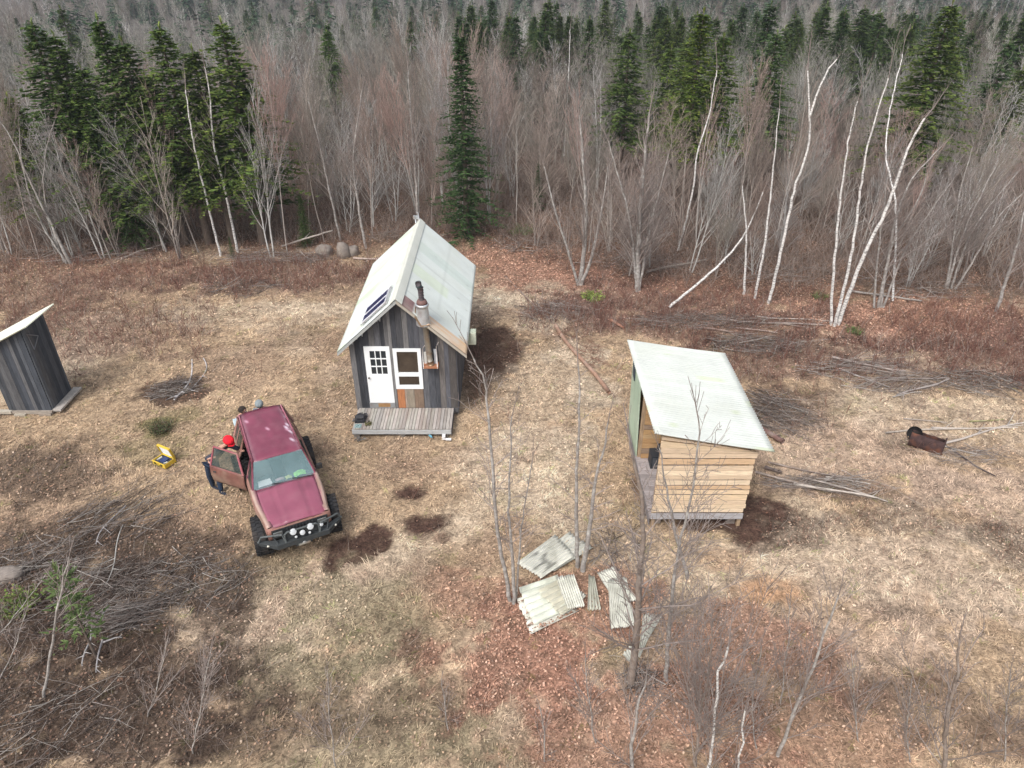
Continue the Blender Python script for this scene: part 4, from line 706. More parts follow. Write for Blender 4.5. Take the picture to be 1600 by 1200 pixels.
m = MB(); m.box(fx-.14, fx+.30, fy-.10, fy+.23, 1.90, 1.96, (.34, .15, .08)); m.box(fx-.12, fx-.02, fy+.10, fy+.12, 1.96, 2.35, (.55, .55, .52)); m.box(fx+.17, fx+.27, fy+.10, fy+.12, 1.96, 2.45, (.48, .50, .53))
for x, t in ((fx-.135, 2.52), (fx+.275, 2.62)): m.tube([(x, fy-.09, 1.90), (x, fy-.05, t)], .014, 6, (.62, .60, .58)); m.tube([(x, fy-.05, t), (x+.04, fy+.2, t)], .012, 6, (.5, .45, .42))
m.build('flue_shelf', M_plain, flue)
# antenna lump on ridge back, utility box on right wall
m = MB(); m.tube([(AX-.02, 24.75, AZ), (AX-.05, 24.8, AZ+.28), (AX-.12, 24.8, AZ+.30)], .02, 6, (.45, .45, .46)); m.box(AX-.22, AX-.05, 24.74, 24.84, AZ+.06, AZ+.18, (.50, .52, .53)); m.tube([(AX-.14, 24.7, AZ-.05), (AX-.16, 24.75, AZ+.2)], .03, 6, (.4, .42, .44)); m.build('vent_bracket', M_metal, cab, bevel=.01)
m = MB(); m.box(cx1+.03, -1.12, 19.9, 20.16, 1.86, 2.30, (.42, .46, .36)); m.box(-1.30, -1.12, 19.88, 19.90, 1.88, 2.28, (.50, .53, .43)); m.build('utility_box', M_plain, cab, bevel=.015)
# deck
m = MB(); x = -4.74
while x < -1.83:
    w = r_.uniform(.085, .115); e = min(x+w, -1.80); sh = r_.uniform(-.02, .02); c = np.array([(.36, .33, .30), (.42, .38, .35), (.32, .30, .28), (.39, .37, .33)][r_.randrange(4)])*r_.uniform(.85, 1.12)
    z = .285+r_.uniform(0, .006); m.box(x+.006, e-.006, 17.62+sh*.5, cyf-.036, z-.035, z, tuple(c)); x = e
deck = m.build('deck', M_deckb, cab)
m = MB(); m.box(-4.76, -1.82, 17.595, 17.63, .105, .245, (.40, .41, .41)); m.box(-4.72, -1.86, 17.66, 17.69, .06, .10, (.22, .20, .18)); m.box(-4.765, -4.735, 17.63, 18.7, .10, .24, (.33, .32, .31)); m.box(-1.82, -1.79, 17.6, 18.7, .08, .24, (.12, .11, .11)); m.build('deck_fascia', M_boards_h, deck)
m = MB()
for x in (-4.65, -3.3, -2.0):
    for y in (17.75, 18.5): m.box(x-.09, x+.09, y-.09, y+.09, -.15, .245, (.20, .18, .16))
m.build('deck_post', M_boards, deck)
# ------------------------------------------------------------------ things on and by the deck
bp_ = empty('backpack', (-4.58, 18.10, .29), .1); tag(bp_, 'black backpack lying on the left end of the cabin deck', 'backpack')
m = MB(); P = []
for i in range(7):
    t = i/6; z = .17*math.sin(math.pi*min(t*1.02, 1))**.5; P.append([(-.16+.32*j/6, -.19+.38*t, z*(.25+.75*math.sin(math.pi*(.08+.84*j/6))**.4)) for j in range(7)])
m.grid(P, (.03, .03, .035)); m.build('bag', M_cloth, bp_, solid=.01)
m = MB(); m.box(-.12, .12, -.17, -.02, .12, .185, (.05, .05, .055)); m.build('front_pocket', M_cloth, bp_, bevel=.025)
m = MB(); m.tube([(.1, .17, .08), (.17, .24, .05), (.19, .10, .04), (.16, -.02, .04)], .017, 6, (.05, .05, .06)); m.tube([(-.1, .17, .08), (-.02, .25, .06), (.05, .19, .1)], .017, 6, (.05, .05, .06)); m.tube([(-.12, -.1, .08), (-.22, -.14, .04), (-.2, .02, .03)], .015, 6, (.10, .10, .11)); m.build('strap', M_cloth, bp_)
cl = MB(); 
for i in range(16):
    a = rnd.uniform(0, 6.28); q = rnd.uniform(0, .10); p = Vector((-4.30+q*math.cos(a), 17.83+q*math.sin(a)*.7, .30+rnd.uniform(0, .05))); cl.tube([p, p+Vector((rnd.uniform(-.07, .07), rnd.uniform(-.05, .05), rnd.uniform(0, .05))), p+Vector((rnd.uniform(-.1, .1), rnd.uniform(-.08, .08), 0))], [.02, .026, .012], 6, [(.07, .065, .035), (.12, .11, .05), (.05, .045, .03)][i % 3])
tag(cl.build('work_gloves', M_cloth), 'crumpled olive brown gloves on the front left of the deck', 'gloves')
m = MB(); m.box(-4.70, -4.50, 17.66, 17.85, .292, .302, (.22, .30, .30)); m.tube([(-4.66, 17.7, .31), (-4.58, 17.78, .33), (-4.52, 17.72, .31)], .015, 6, (.30, .42, .42)); tag(m.build('plastic_scrap', M_plain, bevel=.004), 'teal grey plastic scrap on the front left corner of the deck', 'plastic')
g = G(697, 687); m = MB(); m.box(g[0]-.12, g[0]-.02, g[1]-.02, g[1]+.14, .0, .12, (.66, .66, .66)); m.box(g[0]-.02, g[0]+.16, g[1]-.05, g[1]+.02, .0, .055, (.70, .70, .70)); tag(m.build('foam_scrap', M_plain, bevel=.012), 'white L-shaped foam scrap in front of the right end of the deck', 'foam')
g = G(671, 682); m = MB(); m.lathe([(0, 0), (.03, .002), (.034, .02), (.034, .12), (.014, .15), (.014, .175), (0, .176)], 12, Matrix.Translation((g[0], g[1], .05)) @ Matrix.Rotation(1.45, 4, 'X') @ Matrix.Rotation(.6, 4, 'Y'), (.12, .32, .42)); tag(m.build('drink_bottle', M_plain), 'small blue bottle lying at the front edge under the deck', 'bottle')
g = G(560, 688); m = MB()
for i in range(7): a = rnd.uniform(0, 3.1); m.tube([(g[0]+rnd.uniform(-.1, .1), g[1]+rnd.uniform(-.1, .1), .03), (g[0]+math.cos(a)*.25, g[1]+math.sin(a)*.1, .06)], .015, 6, (.12, .11, .10))
tag(m.build('kindling', M_log), 'few dark sticks of kindling below the left corner of the deck', 'sticks')
# ------------------------------------------------------------------ outhouse
oh = empty('outhouse', (0, 0, 0)); tag(oh, 'narrow dark board outhouse with a slanting pale roof, cut by the left border', 'outhouse')
ox0, ox1, oyf, oyb = -15.70, -14.37, 18.86, 19.98; DK = [(.060, .066, .078), (.085, .09, .10), (.045, .05, .06), (.11, .11, .115), (.07, .075, .085)]
def otop(x): return 2.95-(ox1-x)*.50
r_ = random.Random(8); m = MB(); board_wall(m, (ox0, oyf), (ox1, oyf), .12, lambda s: otop(ox0+s)-.04, .14, DK, r_, nrm=(0, -1)); m.build('front_wall', M_boards, oh)
m = MB(); board_wall(m, (ox1, oyf), (ox1, oyb), .12, lambda s: otop(ox1)-.04, .17, DK, r_, nrm=(1, 0)); m.build('side_wall', M_boards, oh); m = MB(); board_wall(m, (ox0, oyf), (ox0, oyb), .12, lambda s: otop(ox0)-.04, .17, DK, r_, nrm=(-1, 0)); m.build('side_wall', M_boards, oh)
m = MB(); board_wall(m, (ox0, oyb), (ox1, oyb), .12, lambda s: otop(ox0+s)-.04, .17, DK, r_, nrm=(0, 1)); m.build('back_wall', M_boards, oh)
corr_sheet((-16.4, 18.62, otop(-16.4)+.02), (-16.4, 20.18, otop(-16.4)+.02), (-14.02, 18.62, otop(-14.02)+.02), (-14.02, 20.18, otop(-14.02)+.02), 20, .018, lambda u, v: np.array([.68, .70, .58])*(.93+.1*rn(u*6, v*3, 4)), 'roof', M_roof, oh, 6, 8)
m = MB()   # small triangular vent trim on the right wall
for a, b in (((19.0, 2.72), (19.42, 2.45)), ((19.42, 2.45), (19.05, 2.18)), ((19.05, 2.18), (19.0, 2.72))): m.tube([(ox1+.045, a[0], a[1]), (ox1+.045, b[0], b[1])], .016, 4, (.20, .20, .21))
m.build('vent_trim', M_plain, oh)
m = MB(); m.box(-15.9, ox1+.02, oyf-.10, oyf-.035, .02, .13, (.30, .26, .22)); m.box(-15.5, -15.15, oyf-.2, oyf-.06, .0, .06, (.36, .32, .26)); m.box(-14.75, ox1, oyf-.16, oyf-.1, .0, .08, (.28, .24, .20)); m.box(-16.1, -15.6, oyf-.14, oyf+.0, .06, .14, (.40, .36, .30)); m.build('base_sill', M_boards_h, oh)
m = MB(); m.box(ox1+.035, ox1+.30, 18.80, 20.12, .10, .17, (.36, .33, .30)); m.build('step_plank', M_boards, oh, bevel=.006)
# ------------------------------------------------------------------ plank shed, open on its left side
sh = empty('shed', (0, 0, 0)); tag(sh, 'open-sided shed of pale horizontal planks under a large white corrugated roof', 'shed')
sx0, sx1, syf, syb = 3.52, 5.80, 13.78, 17.85; BL = (.48, .33, .20)
def stop(x): return 2.90-(x-sx0)*.195
r_ = random.Random(4); m = MB(); z = .50
while z < 2.9:
    h = r_.uniform(.10, .17); gp = r_.choice([.014, .022, .04, .016, .055]); c = np.array([(.62, .48, .325), (.66, .52, .365), (.58, .45, .32), (.67, .54, .39), (.54, .38, .24)][r_.randrange(5)])*r_.uniform(.92, 1.12)
    z1 = z+h; a = sx0+r_.uniform(-.02, .01); b = sx1+r_.uniform(-.01, .04); zt0 = min(z1, stop(a)-.05); zt1 = min(z1, stop(b)-.05)
    if zt0 > z+.02:
        zb = min(z, stop(b)-.07); tl = r_.uniform(-.008, .008); m.hexa([(a, syf-.026, z+tl), (b, syf-.026, min(z, zt1-.01)), (b, syf, min(z, zt1-.01)), (a, syf, z+tl), (a, syf-.026, zt0), (b, syf-.026, zt1), (b, syf, zt1), (a, syf, zt0)], tuple(c))
    z = z1+gp
m.build('front_wall', M_boards_h, sh)
m = MB(); m.box(sx0-.03, sx1, syf-.06, syf-.032, .30, .47, (.38, .37, .38)); m.build('sill_board', M_boards_h, sh)
m = MB(); 
for x, y in ((sx0+.05, syf+.05), (sx1-.05, syf+.05), (sx1-.05, 15.8), (sx1-.05, syb-.05), (sx0+.05, syb-.05), (sx0+.05, 16.30)): m.box(x-.045, x+.045, y-.045, y+.045, .0, stop(x)-.06, (.36, .26, .17))
m.box(sx0, sx0+.08, syf+.1, syb-.1, stop(sx0)-.16, stop(sx0)-.05, (.36, .27, .18)); 
for y in np.linspace(syf+.4, syb-.3, 6): m.hexa([(sx0-.15, y, stop(sx0-.15)-.10), (sx1+.2, y, stop(sx1+.2)-.10), (sx1+.2, y+.04, stop(sx1+.2)-.10), (sx0-.15, y+.04, stop(sx0-.15)-.10), (sx0-.15, y, stop(sx0-.15)-.025), (sx1+.2, y, stop(sx1+.2)-.025), (sx1+.2, y+.04, stop(sx1+.2)-.025), (sx0-.15, y+.04, stop(sx0-.15)-.025)], (.30, .22, .15))
m.build('frame', M_boards, sh)
def hplanks(name, xa, ya, xb, yb, z0, z1, cols, t, seed):
    r2 = random.Random(seed); m = MB(); z = z0; d = Vector((xb-xa, yb-ya, 0)); n = Vector((-d.y, d.x, 0)).normalized()*t
    while z < z1-.03:
        h = min(r2.uniform(.13, .20), z1-z); a = Vector((xa, ya, z)); b = Vector((xb, yb, z)); c = np.array(cols[r2.randrange(len(cols))])*r2.uniform(.85, 1.1); H_ = Vector((0, 0, h-.012)); m.hexa([a, b, b+n, a+n, a+H_, b+H_, b+n+H_, a+n+H_], tuple(c)); z += h
    return m.build(name, M_boards_h, sh)
INC = [(.50, .32, .16), (.46, .29, .15), (.52, .36, .20), (.30, .22, .16), (.42, .26, .13)]
hplanks('side_wall', sx1-.0, syf+.03, sx1-.0, syb, .3, stop(sx1)-.06, INC, .024, 9); hplanks('back_wall', sx0, syb, sx1-.0, syb, .3, stop(sx1)-.06, INC, .024, 10); hplanks('partition', sx0+.09, 16.22, sx1-.03, 16.22, .3, stop(sx1)-.02, INC, -.024, 11)
m = MB()
for i in range(24):
    x = sx0-.03; y = syf+.02+i*.17; m.box(sx0-.04, sx1-.03, y, y+.160, .24, .285+.004*(i % 3), tuple(np.array((.34, .30, .29))*rnd.uniform(.8, 1.15)))
m.box(sx0-.06, sx0-.045, syf-.02, syb, .06, .26, (.22, .20, .20)); m.build('floor', M_boards_h, sh)
m = MB(); m.box(3.80, 4.24, 15.72, 16.12, .30, .72, (.035, .038, .045)); m.box(3.84, 4.20, 15.70, 15.72, .35, .68, (.06, .065, .075)); m.lathe([(.05, 0), (.05, .25), (0, .25)], 10, Matrix.Translation((4.02, 15.95, .72)), (.04, .04, .045)); st = m.build('box_stove', M_plain, bevel=.02); tag(st, 'dark box stove standing inside the open side of the plank shed', 'stove')
corr_sheet((3.50, 16.28, .16), (3.50, 17.86, .16), (3.44, 16.50, 2.62), (3.44, 17.86, 2.80), 20, .018, lambda u, v: np.array([.34, .42, .32])*(.9+.2*rn(u*7, v*3, 6)), 'corrugated_side', M_roof, sh, 6, 8)
m = MB(); m.hexa([(3.40, 17.25, 2.20), (3.40, 17.55, 2.25), (3.425, 17.55, 2.25), (3.425, 17.25, 2.20), (3.38, 17.25, 2.62), (3.38, 17.55, 2.66), (3.41, 17.55, 2.66), (3.41, 17.25, 2.62)], (.05, .07, .09)); m.build('side_opening', M_plain, sh)
def sroof(u, v):
    c = np.array([.56, .585, .55])*(.92+.12*rn(u*5, v*4, 31))*(.90+.14*rn(int(u*29)*1.37, v*1.3, 55)); c = c*(.96 if (v*3.7) % 1 < .02 else 1)
    if rn(u*9, v*5, 91) > .83: c = c*np.array([.93, .97, .80])
    if .05 < u < .3 and .42 < v < .6 and rn(u*20, v*20, 6) > .4: c = c*.96
    return c
RZ0, RZ1 = 3.0, 2.50
corr_sheet((3.30, 13.62, RZ0+.02), (3.26, 18.10, RZ0+.02), (6.17, 13.60, RZ1), (6.14, 18.24, RZ1), 46, .024, sroof, 'roof', M_roof, sh, 6, 16, sag=.02)
g = G(1092, 818)
for x, y in ((3.6, 13.9), (5.5, 13.9), (3.6, 17.5), (5.5, 17.5)): m = MB(); m.box(x, x+.2, y, y+.2, -.1, .238, (.2, .18, .16)); m.build('foundation_block', M_rock, sh)
# ------------------------------------------------------------------ scrap corrugated sheets on the ground (corners measured on the photo)
def zp(a, b): return (780+a/5.0, 810+b/5.0)
SHC = np.array([.66, .655, .58])
def scrap(c4, waves, z, label, seed, tint=SHC, jag=.03, stain=0.0, amp=.02, group='scrap corrugated sheets on the ground'):
    P = []
    for (a, b), zz in zip(c4, z): q = G(*zp(a, b), zz); P.append(tuple(q))
    def cf(u, v):
        c = tint*(.88+.22*rn(u*7, v*4, seed)); s_ = rn(u*11, v*5, seed+50)
        if stain and s_ > .62 and .1 < v < .5: c = c*(1-stain)
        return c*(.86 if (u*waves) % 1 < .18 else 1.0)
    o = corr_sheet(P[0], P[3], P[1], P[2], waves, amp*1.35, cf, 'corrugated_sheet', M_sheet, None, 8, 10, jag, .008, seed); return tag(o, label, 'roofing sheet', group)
# corners: a -> b runs along the ridges, d is beside a, c beside b
scrap([(300, 290), (555, 105), (735, 230), (430, 418)], 7, (.07, .07, .07, .07), 'greyish broken sheet overlapping the top one near the birch feet', 101, stain=.55)
scrap([(135, 355), (445, 125), (600, 290), (332, 470)], 9, (.12, .12, .13, .12), 'topmost scattered sheet, pale with dark lichen streaks', 102, stain=.55)
scrap([(122, 640), (450, 540), (625, 728), (248, 912)], 6, (.05, .05, .05, .05), 'bottom sheet of the lower left stack, with open ridges at its end', 103, jag=.05, amp=.03)
scrap([(145, 552), (455, 448), (590, 690), (272, 842)], 6, (.11, .11, .13, .11), 'wide pale sheet on the lower left stack', 104, SHC*np.array([1, 1.04, 1.0]), amp=.028)
scrap([(290, 572), (470, 480), (600, 690), (486, 765)], 6, (.17, .17, .17, .17), 'brownish broken sheet lying across the lower left stack', 105, np.array([.52, .50, .40]), jag=.10, amp=.024)
scrap([(440, 455), (530, 715), (668, 688), (580, 435)], 8, (.22, .20, .20, .22), 'narrow sheet laid steeply over the right side of the lower left stack', 106, SHC*1.08)
scrap([(628, 560), (600, 640), (645, 650), (686, 592)], 3, (.10, .10, .10, .10), 'little triangular sheet fragment right of the lower left stack', 107, jag=.15)
scrap([(700, 438), (690, 718), (795, 716), (742, 448)], 4, (.06, .06, .06, .06), 'slim tapering sheet strip standing alone between the stacks', 108, np.array([.50, .50, .42]), jag=.05)
scrap([(762, 428), (930, 690), (1078, 640), (893, 370)], 8, (.06, .06, .07, .06), 'slanting sheet under the straight one left of the thick alder', 109)
scrap([(850, 470), (870, 866), (1062, 850), (992, 455)], 12, (.12, .12, .12, .12), 'straight finely ribbed sheet left of the thick alder', 110, jag=.04, amp=.014)
scrap([(1125, 735), (1112, 905), (1170, 935), (1286, 742)], 7, (.06, .06, .06, .06), 'broken sheet right of the thick alder trunk', 111, jag=.12)
scrap([(1110, 890), (1085, 1090), (1100, 1085), (1170, 930)], 3, (.05, .05, .05, .05), 'pointed sheet splinter just right of the thick alder trunk', 112, jag=.05)
scrap([(960, 1065), (1020, 1125), (1052, 1080), (1048, 950)], 5, (.05, .05, .05, .05), 'small triangular sheet left of the thick alder foot', 113, jag=.1)
# ------------------------------------------------------------------ rocks, drum, logs, poles and brush piles
def rock(px, py, s3, seed, label):
    g = G(px, py); r_ = np.random.default_rng(seed); m = MB(); P = []
    for i in range(13):
        th = math.pi*i/12; row = []
        for j in range(18):
            ph = 2*math.pi*j/18; d = np.array([math.sin(th)*math.cos(ph), math.sin(th)*math.sin(ph), math.cos(th)]); q = 1+.35*(float(fbm(np.array([d[0]*2+seed]), np.array([d[1]*2+d[2]*1.7]), 1.1, seed, 4)[0])-.5)*2; d = np.sign(d)*np.abs(d)**.85; row.append(tuple(d*q*np.array(s3)))
        row.append(row[0]); P.append(row)
    m.grid(P); o = m.build('boulder', M_rock); o.location = (g[0], g[1], s3[2]*.45); o.rotation_euler = (0, 0, seed); tag(o, label, 'boulder')
rock(508, 398, (.42, .32, .33), 3, 'rounded pale boulder, left one of the two behind the cabin'); rock(537, 400, (.33, .32, .42), 5, 'taller grey boulder, right one of the two behind the cabin')
rock(14, 900, (.22, .38, .16), 8, 'pale grey boulder half hidden in the brush at the left border'); rock(552, 397, (.3, .3, .28), 12, 'mossy brown stone beside the taller boulder behind the cabin')
def log(p0, p1, r, c, label, name='log', z0=None, z1=None, bend=.03, cat='log', n=9, r1=None, fork=0, group=None):
    z0 = r+.03 if z0 is None else z0; z1 = r+.03 if z1 is None else z1; a = Vector(G(*p0, z0)); b = Vector(G(*p1, z1)); rr = random.Random(int(p0[0]*13+p0[1])); L = (b-a).length; s = Vector((-(b-a).y, (b-a).x, 0)).normalized(); m = MB(); pts = []; k1 = rr.gauss(0, bend)*L; k2 = rr.gauss(0, bend*.5)*L
    for i in range(13): t = i/12; pts.append(a.lerp(b, t)+s*(k1*math.sin(math.pi*t)+k2*math.sin(2*math.pi*t))+Vector((0, 0, rr.gauss(0, r*.08))))
    r1 = r*.6 if r1 is None else r1; m.tube(pts, [r+(r1-r)*i/12+rr.gauss(0, r*.04) for i in range(13)], n, c)
    for f in range(fork):
        i = rr.randrange(5, 12); d = (b-a).normalized()*rr.uniform(.4, 1)+s*rr.choice([-1, 1])*rr.uniform(.3, .9)+Vector((0, 0, rr.uniform(.0, .35))); l_ = L*rr.uniform(.10, .28); m.tube([pts[i], pts[i]+d*l_*.5, pts[i]+d*l_+Vector((0, 0, rr.uniform(-.05, .1)))], [r1*.9, r1*.5, r1*.2], 5, c)
    return tag(m.build(name, M_log), label, cat, group)
log((868, 508), (952, 613), .068, (.31, .19, .135), 'long fallen log with flaking orange bark between cabin and shed', r1=.075, bend=.012)
log((780+8, 430), (868, 508), .02, (.25, .2, .18), 'grey branchy top of the fallen orange log', 'branch', cat='branch', fork=7, bend=.03); log((955, 500), (975, 512), .07, (.30, .15, .10), 'short reddish log end above the left corner of the shed roof')
log((1186, 668), (1224, 690), .085, (.17, .10, .085), 'thick short brown log sticking out behind the shed roof', bend=.01, r1=.08)
log((552, 403), (596, 406), .05, (.42, .33, .28), 'peeled pole lying behind the cabin beside the boulders', 'pole', cat='pole'); log((570, 409), (592, 402), .03, (.34, .26, .22), 'thin stick across the pole behind the cabin', 'pole', cat='pole')
PG = [((1300, 558), (1415, 580), .045, (.36, .30, .27), 'thick grey pole of the pile between shed and red brush'), ((1300, 568), (1440, 588), .03, (.30, .25, .22), 'thin dark pole just below the thick grey one'), ((1370, 590), (1482, 590), .03, (.26, .22, .20), 'level pole at the right end of the far pole pile'),
 ((1482, 592), (1400, 618), .035, (.33, .29, .27), 'curved pole sweeping down left at the far pole pile'), ((1395, 620), (1440, 612), .02, (.36, .33, .30), 'short stick under the curved pole'), ((1310, 575), (1390, 605), .02, (.33, .3, .29), 'slanting stick in the middle of the far pole pile'),
 ((1180, 737), (1292, 765), .035, (.34, .28, .24), 'upper left pole of the heap right of the plank wall'), ((1240, 756), (1372, 778), .04, (.48, .43, .38), 'pale barkless pole in the heap right of the plank wall'), ((1200, 722), (1335, 748), .03, (.24, .19, .16), 'dark pole at the top of the heap right of the plank wall'), ((1262, 748), (1388, 784), .03, (.40, .35, .31), 'lowest pole reaching farthest right of the heap by the plank wall'), ((1290, 745), (1360, 756), .025, (.45, .40, .36), 'short pale stick at the right of the heap by the plank wall'),
 ((1195, 730), (1222, 738), .06, (.12, .09, .08), 'stubby dark log end at the right corner of the shed'),
 ((1384, 676), (1600, 664), .03, (.40, .35, .30), 'long thin pole passing behind the rusty drum'), ((1450, 697), (1600, 660), .04, (.42, .37, .33), 'crooked grey pole from the drum to the right border'), ((1468, 690), (1556, 744), .028, (.08, .06, .06), 'dark charred pole pointing to the lower right of the drum'), ((1452, 692), (1535, 710), .03, (.36, .32, .29), 'grey stick beside the charred pole'), ((1412, 654), (1480, 660), .02, (.34, .29, .25), 'thin stick just above the rusty drum'), ((1515, 658), (1568, 655), .025, (.28, .27, .12), 'mossy stick right of the drum'), ((1455, 668), (1590, 668), .03, (.46, .40, .35), 'pale pole between the mossy stick and the crooked one'),
 ((1120, 498), (1292, 508), .045, (.30, .25, .22), 'long grey pole below the white birch trio'), ((1180, 494), (1298, 502), .03, (.38, .33, .29), 'thin pale pole above the long grey one'), ((1080, 512), (1180, 522), .04, (.24, .17, .14), 'brown pole in the brush behind the shed roof'), ((1150, 512), (1215, 520), .03, (.38, .30, .26), 'short tan stick in the brush behind the shed roof')]
for a, b, r, c, lb in PG: log(a, b, r, c, lb, 'pole', cat='pole', bend=.025, n=7, fork=2)
log((300, 562), (272, 624), .022, (.52, .50, .50), 'whitish forked dead branch on the small dark brush patch', 'branch', cat='branch', fork=6, bend=.06, r1=.03); log((318, 560), (296, 610), .02, (.45, .43, .43), 'second whitish branch beside the forked one', 'branch', cat='branch', fork=5, bend=.06)
for a, b, r, c, lb in [((192, 820), (165, 915), .017, (.42, .41, .38), 'long pale whip lying down the dark brush heap'), ((168, 945), (160, 960), .02, (.3, .3, .28), 'short stub in the dark brush heap'), ((142, 980), (128, 1040), .025, (.38, .36, .35), 'pale upright stub in front of the lower brush heap'), ((160, 1000), (150, 1050), .022, (.36, .34, .34), 'second pale stub in front of the lower brush heap'), ((118, 968), (230, 945), .018, (.34, .32, .30), 'crosswise stick on the lower brush heap'), ((197, 790), (150, 850), .02, (.40, .38, .38), 'curving grey branch on the upper brush heap'), ((160, 1004), (190, 996), .02, (.40, .38, .37), 'bent grey stick poking from the lower brush heap')]: log(a, b, r, c, lb, 'branch', cat='branch', bend=.05, fork=3, n=6, z1=.25)
def brush_pile(px, py, rx, ry, ang, n, L, cols, label, h=.35, spread=.5, seed=0, r0=.009):
    g = G(px, py); rr = np.random.default_rng(seed+px); S = []; C = []
    for i in range(n):
        q = math.sqrt(rr.random()); t = rr.uniform(0, 6.28); c0 = np.array([q*rx*math.cos(t), q*ry*math.sin(t), rr.uniform(.02, h)*(1-q*.7)]); a = ang+rr.normal(0, spread); l_ = L*rr.uniform(.4, 1.2); d = np.array([math.cos(a), math.sin(a), rr.normal(0, .12)]); p = c0-d*l_/2; r = r0*rr.uniform(.5, 1.5); c = np.array(cols[rr.integers(len(cols))])*rr.uniform(.7, 1.3)
        p[2] = max(p[2], .01)
        for k in range(4):
            d = d+rr.normal(0, .13, 3); q2 = p+d*l_/4; q2[2] = max(q2[2], .015); S.append((*p, *q2, r*(1-k*.2), r*(.8-k*.2))); C.append(c)
            if k and rr.random() < .8: e = q2+(d+rr.normal(0, .6, 3))*l_*.16; e[2] = max(e[2], .01); S.append((*q2, *e, r*.5, r*.25)); C.append(c)
            p = q2
    V, Fq = tubes(S, 4); o = obj('brush_pile', fast_mesh('brush_pile', V, Fq, np.repeat(np.array(C), 8, 0)), M_shrub); o.location = (g[0], g[1], float(terrain(g[0], g[1]))); return tag(o, label, 'brush pile')
GC = [(.27, .235, .21), (.20, .165, .145), (.15, .115, .10), (.33, .30, .275)]; DC = [(.13, .105, .092), (.20, .17, .155), (.08, .062, .054), (.30, .275, .25)]
brush_pile(190, 805, 1.4, .8, .9, 130, 1.5, DC, 'heap of dark cut branches slanting up right at the lower left', .40, .35, 1)
brush_pile(180, 930, 1.6, 1.0, .45, 260, 1.1, DC, 'dense tangle of dark grey brush around the young pine', .5, .6, 2); brush_pile(190, 965, .7, .35, .25, 160, 1.0, GC, 'grey brush heap with pale stubs below the tangle', .35, .3, 3)
brush_pile(290, 900, 1.6, .8, .35, 150, 1.1, DC, 'thin scatter of dark branches right of the tangle', .16, .6, 4); brush_pile(60, 880, 1.3, .8, .6, 150, 1.2, DC, 'dark brush around the boulder at the left border', .3, .7, 5); brush_pile(272, 610, .75, .55, .5, 130, .9, DC, 'small dark brush heap in the grass above the green bush', .22, .5, 6)
brush_pile(1340, 578, 1.9, .5, -.12, 90, 1.6, GC, 'grey brush under the far pole pile', .28, .25, 7); brush_pile(1400, 602, 1.4, .4, .15, 80, 1.3, GC, 'loose grey brush below the far pole pile', .22, .35, 8); brush_pile(1215, 650, .95, 1.1, -.75, 230, 1.4, DC, 'brush heap hugging the right edge of the shed roof', .35, .3, 9)
brush_pile(1290, 757, 1.5, .35, -.18, 120, 1.5, GC, 'long twigs in the pole heap right of the plank wall', .2, .15, 10); brush_pile(1505, 715, 1.1, .4, -.3, 50, 1.0, GC, 'sticks strewn right of the rusty drum', .18, .5, 11); brush_pile(870, 490, 1.3, .9, -.8, 180, 1.1, GC, 'grey brush around the top of the fallen orange log', .4, .5, 12)
brush_pile(925, 555, .4, 1.1, -.9, 70, .7, [(.25, .14, .10), (.30, .2, .15)], 'brown twigs right beside the fallen orange log', .2, .7, 13); brush_pile(1180, 540, 1.8, .7, -.1, 190, 1.2, DC, 'bluish grey brush behind the upper right corner of the shed roof', .4, .5, 14); brush_pile(1110, 505, 3.0, .6, 0, 180, 1.5, DC, 'low brown brush behind the shed roof', .3, .4, 15)
brush_pile(430, 405, 2.6, .6, 0, 150, 1.5, GC, 'grey deadfall along the wood edge left of the boulders', .5, .5, 16); brush_pile(960, 850, .8, .6, .3, 60, .9, DC, 'twigs at the foot of the slanting mottled birch', .2, .9, 17); brush_pile(380, 450, 1.6, .8, .2, 110, 1.0, DC, 'dark low brush in the reddish growth left of the cabin', .3, .8, 18)
brush_pile(1540, 600, 1.4, .7, -.5, 130, 1.2, DC, 'dark brush near the right border above the poles', .3, .5, 19); brush_pile(60, 1130, 1.8, .8, .7, 110, 1.0, DC, 'dark twiggy brush in the bottom left corner', .5, .7, 20); brush_pile(1000, 415, 2.4, 1.0, .2, 70, 1.6, GC, 'deadfall sticks on the leaves behind the fan-branched grey tree', .35, .9, 31); brush_pile(1240, 430, 2.4, 1.0, .1, 80, 1.7, GC, 'deadfall under the forked white birch', .4, .9, 32); brush_pile(1440, 450, 2.6, 1.0, -.2, 90, 1.7, GC, 'deadfall sticks right of the leaning birch', .4, .8, 33); brush_pile(640, 372, 2.2, .9, .1, 80, 1.6, GC, 'deadfall under the trees behind the cabin ridge', .4, .9, 34); brush_pile(820, 385, 2.0, .9, .3, 70, 1.5, GC, 'deadfall between the tall spruce and the two-trunk grey tree', .35, .9, 35); brush_pile(150, 400, 3.0, .8, .1, 100, 1.8, GC, 'deadfall along the foot of the left-hand spruces', .5, .7, 36)
log((1010, 425), (1105, 405), .06, (.28, .24, .21), 'fallen grey trunk on the leaves between shed and woods', fork=4); log((1330, 455), (1440, 470), .05, (.34, .31, .28), 'fallen pale trunk right of the white birch trio', fork=4); log((440, 385), (520, 360), .05, (.34, .30, .27), 'leaning dead trunk above the boulders', z1=1.2, fork=3)
brush_pile(1000, 1065, .35, .3, 1, 70, .6, DC, 'small twig tangle at the foot of the thick alder', .25, 1, 21)
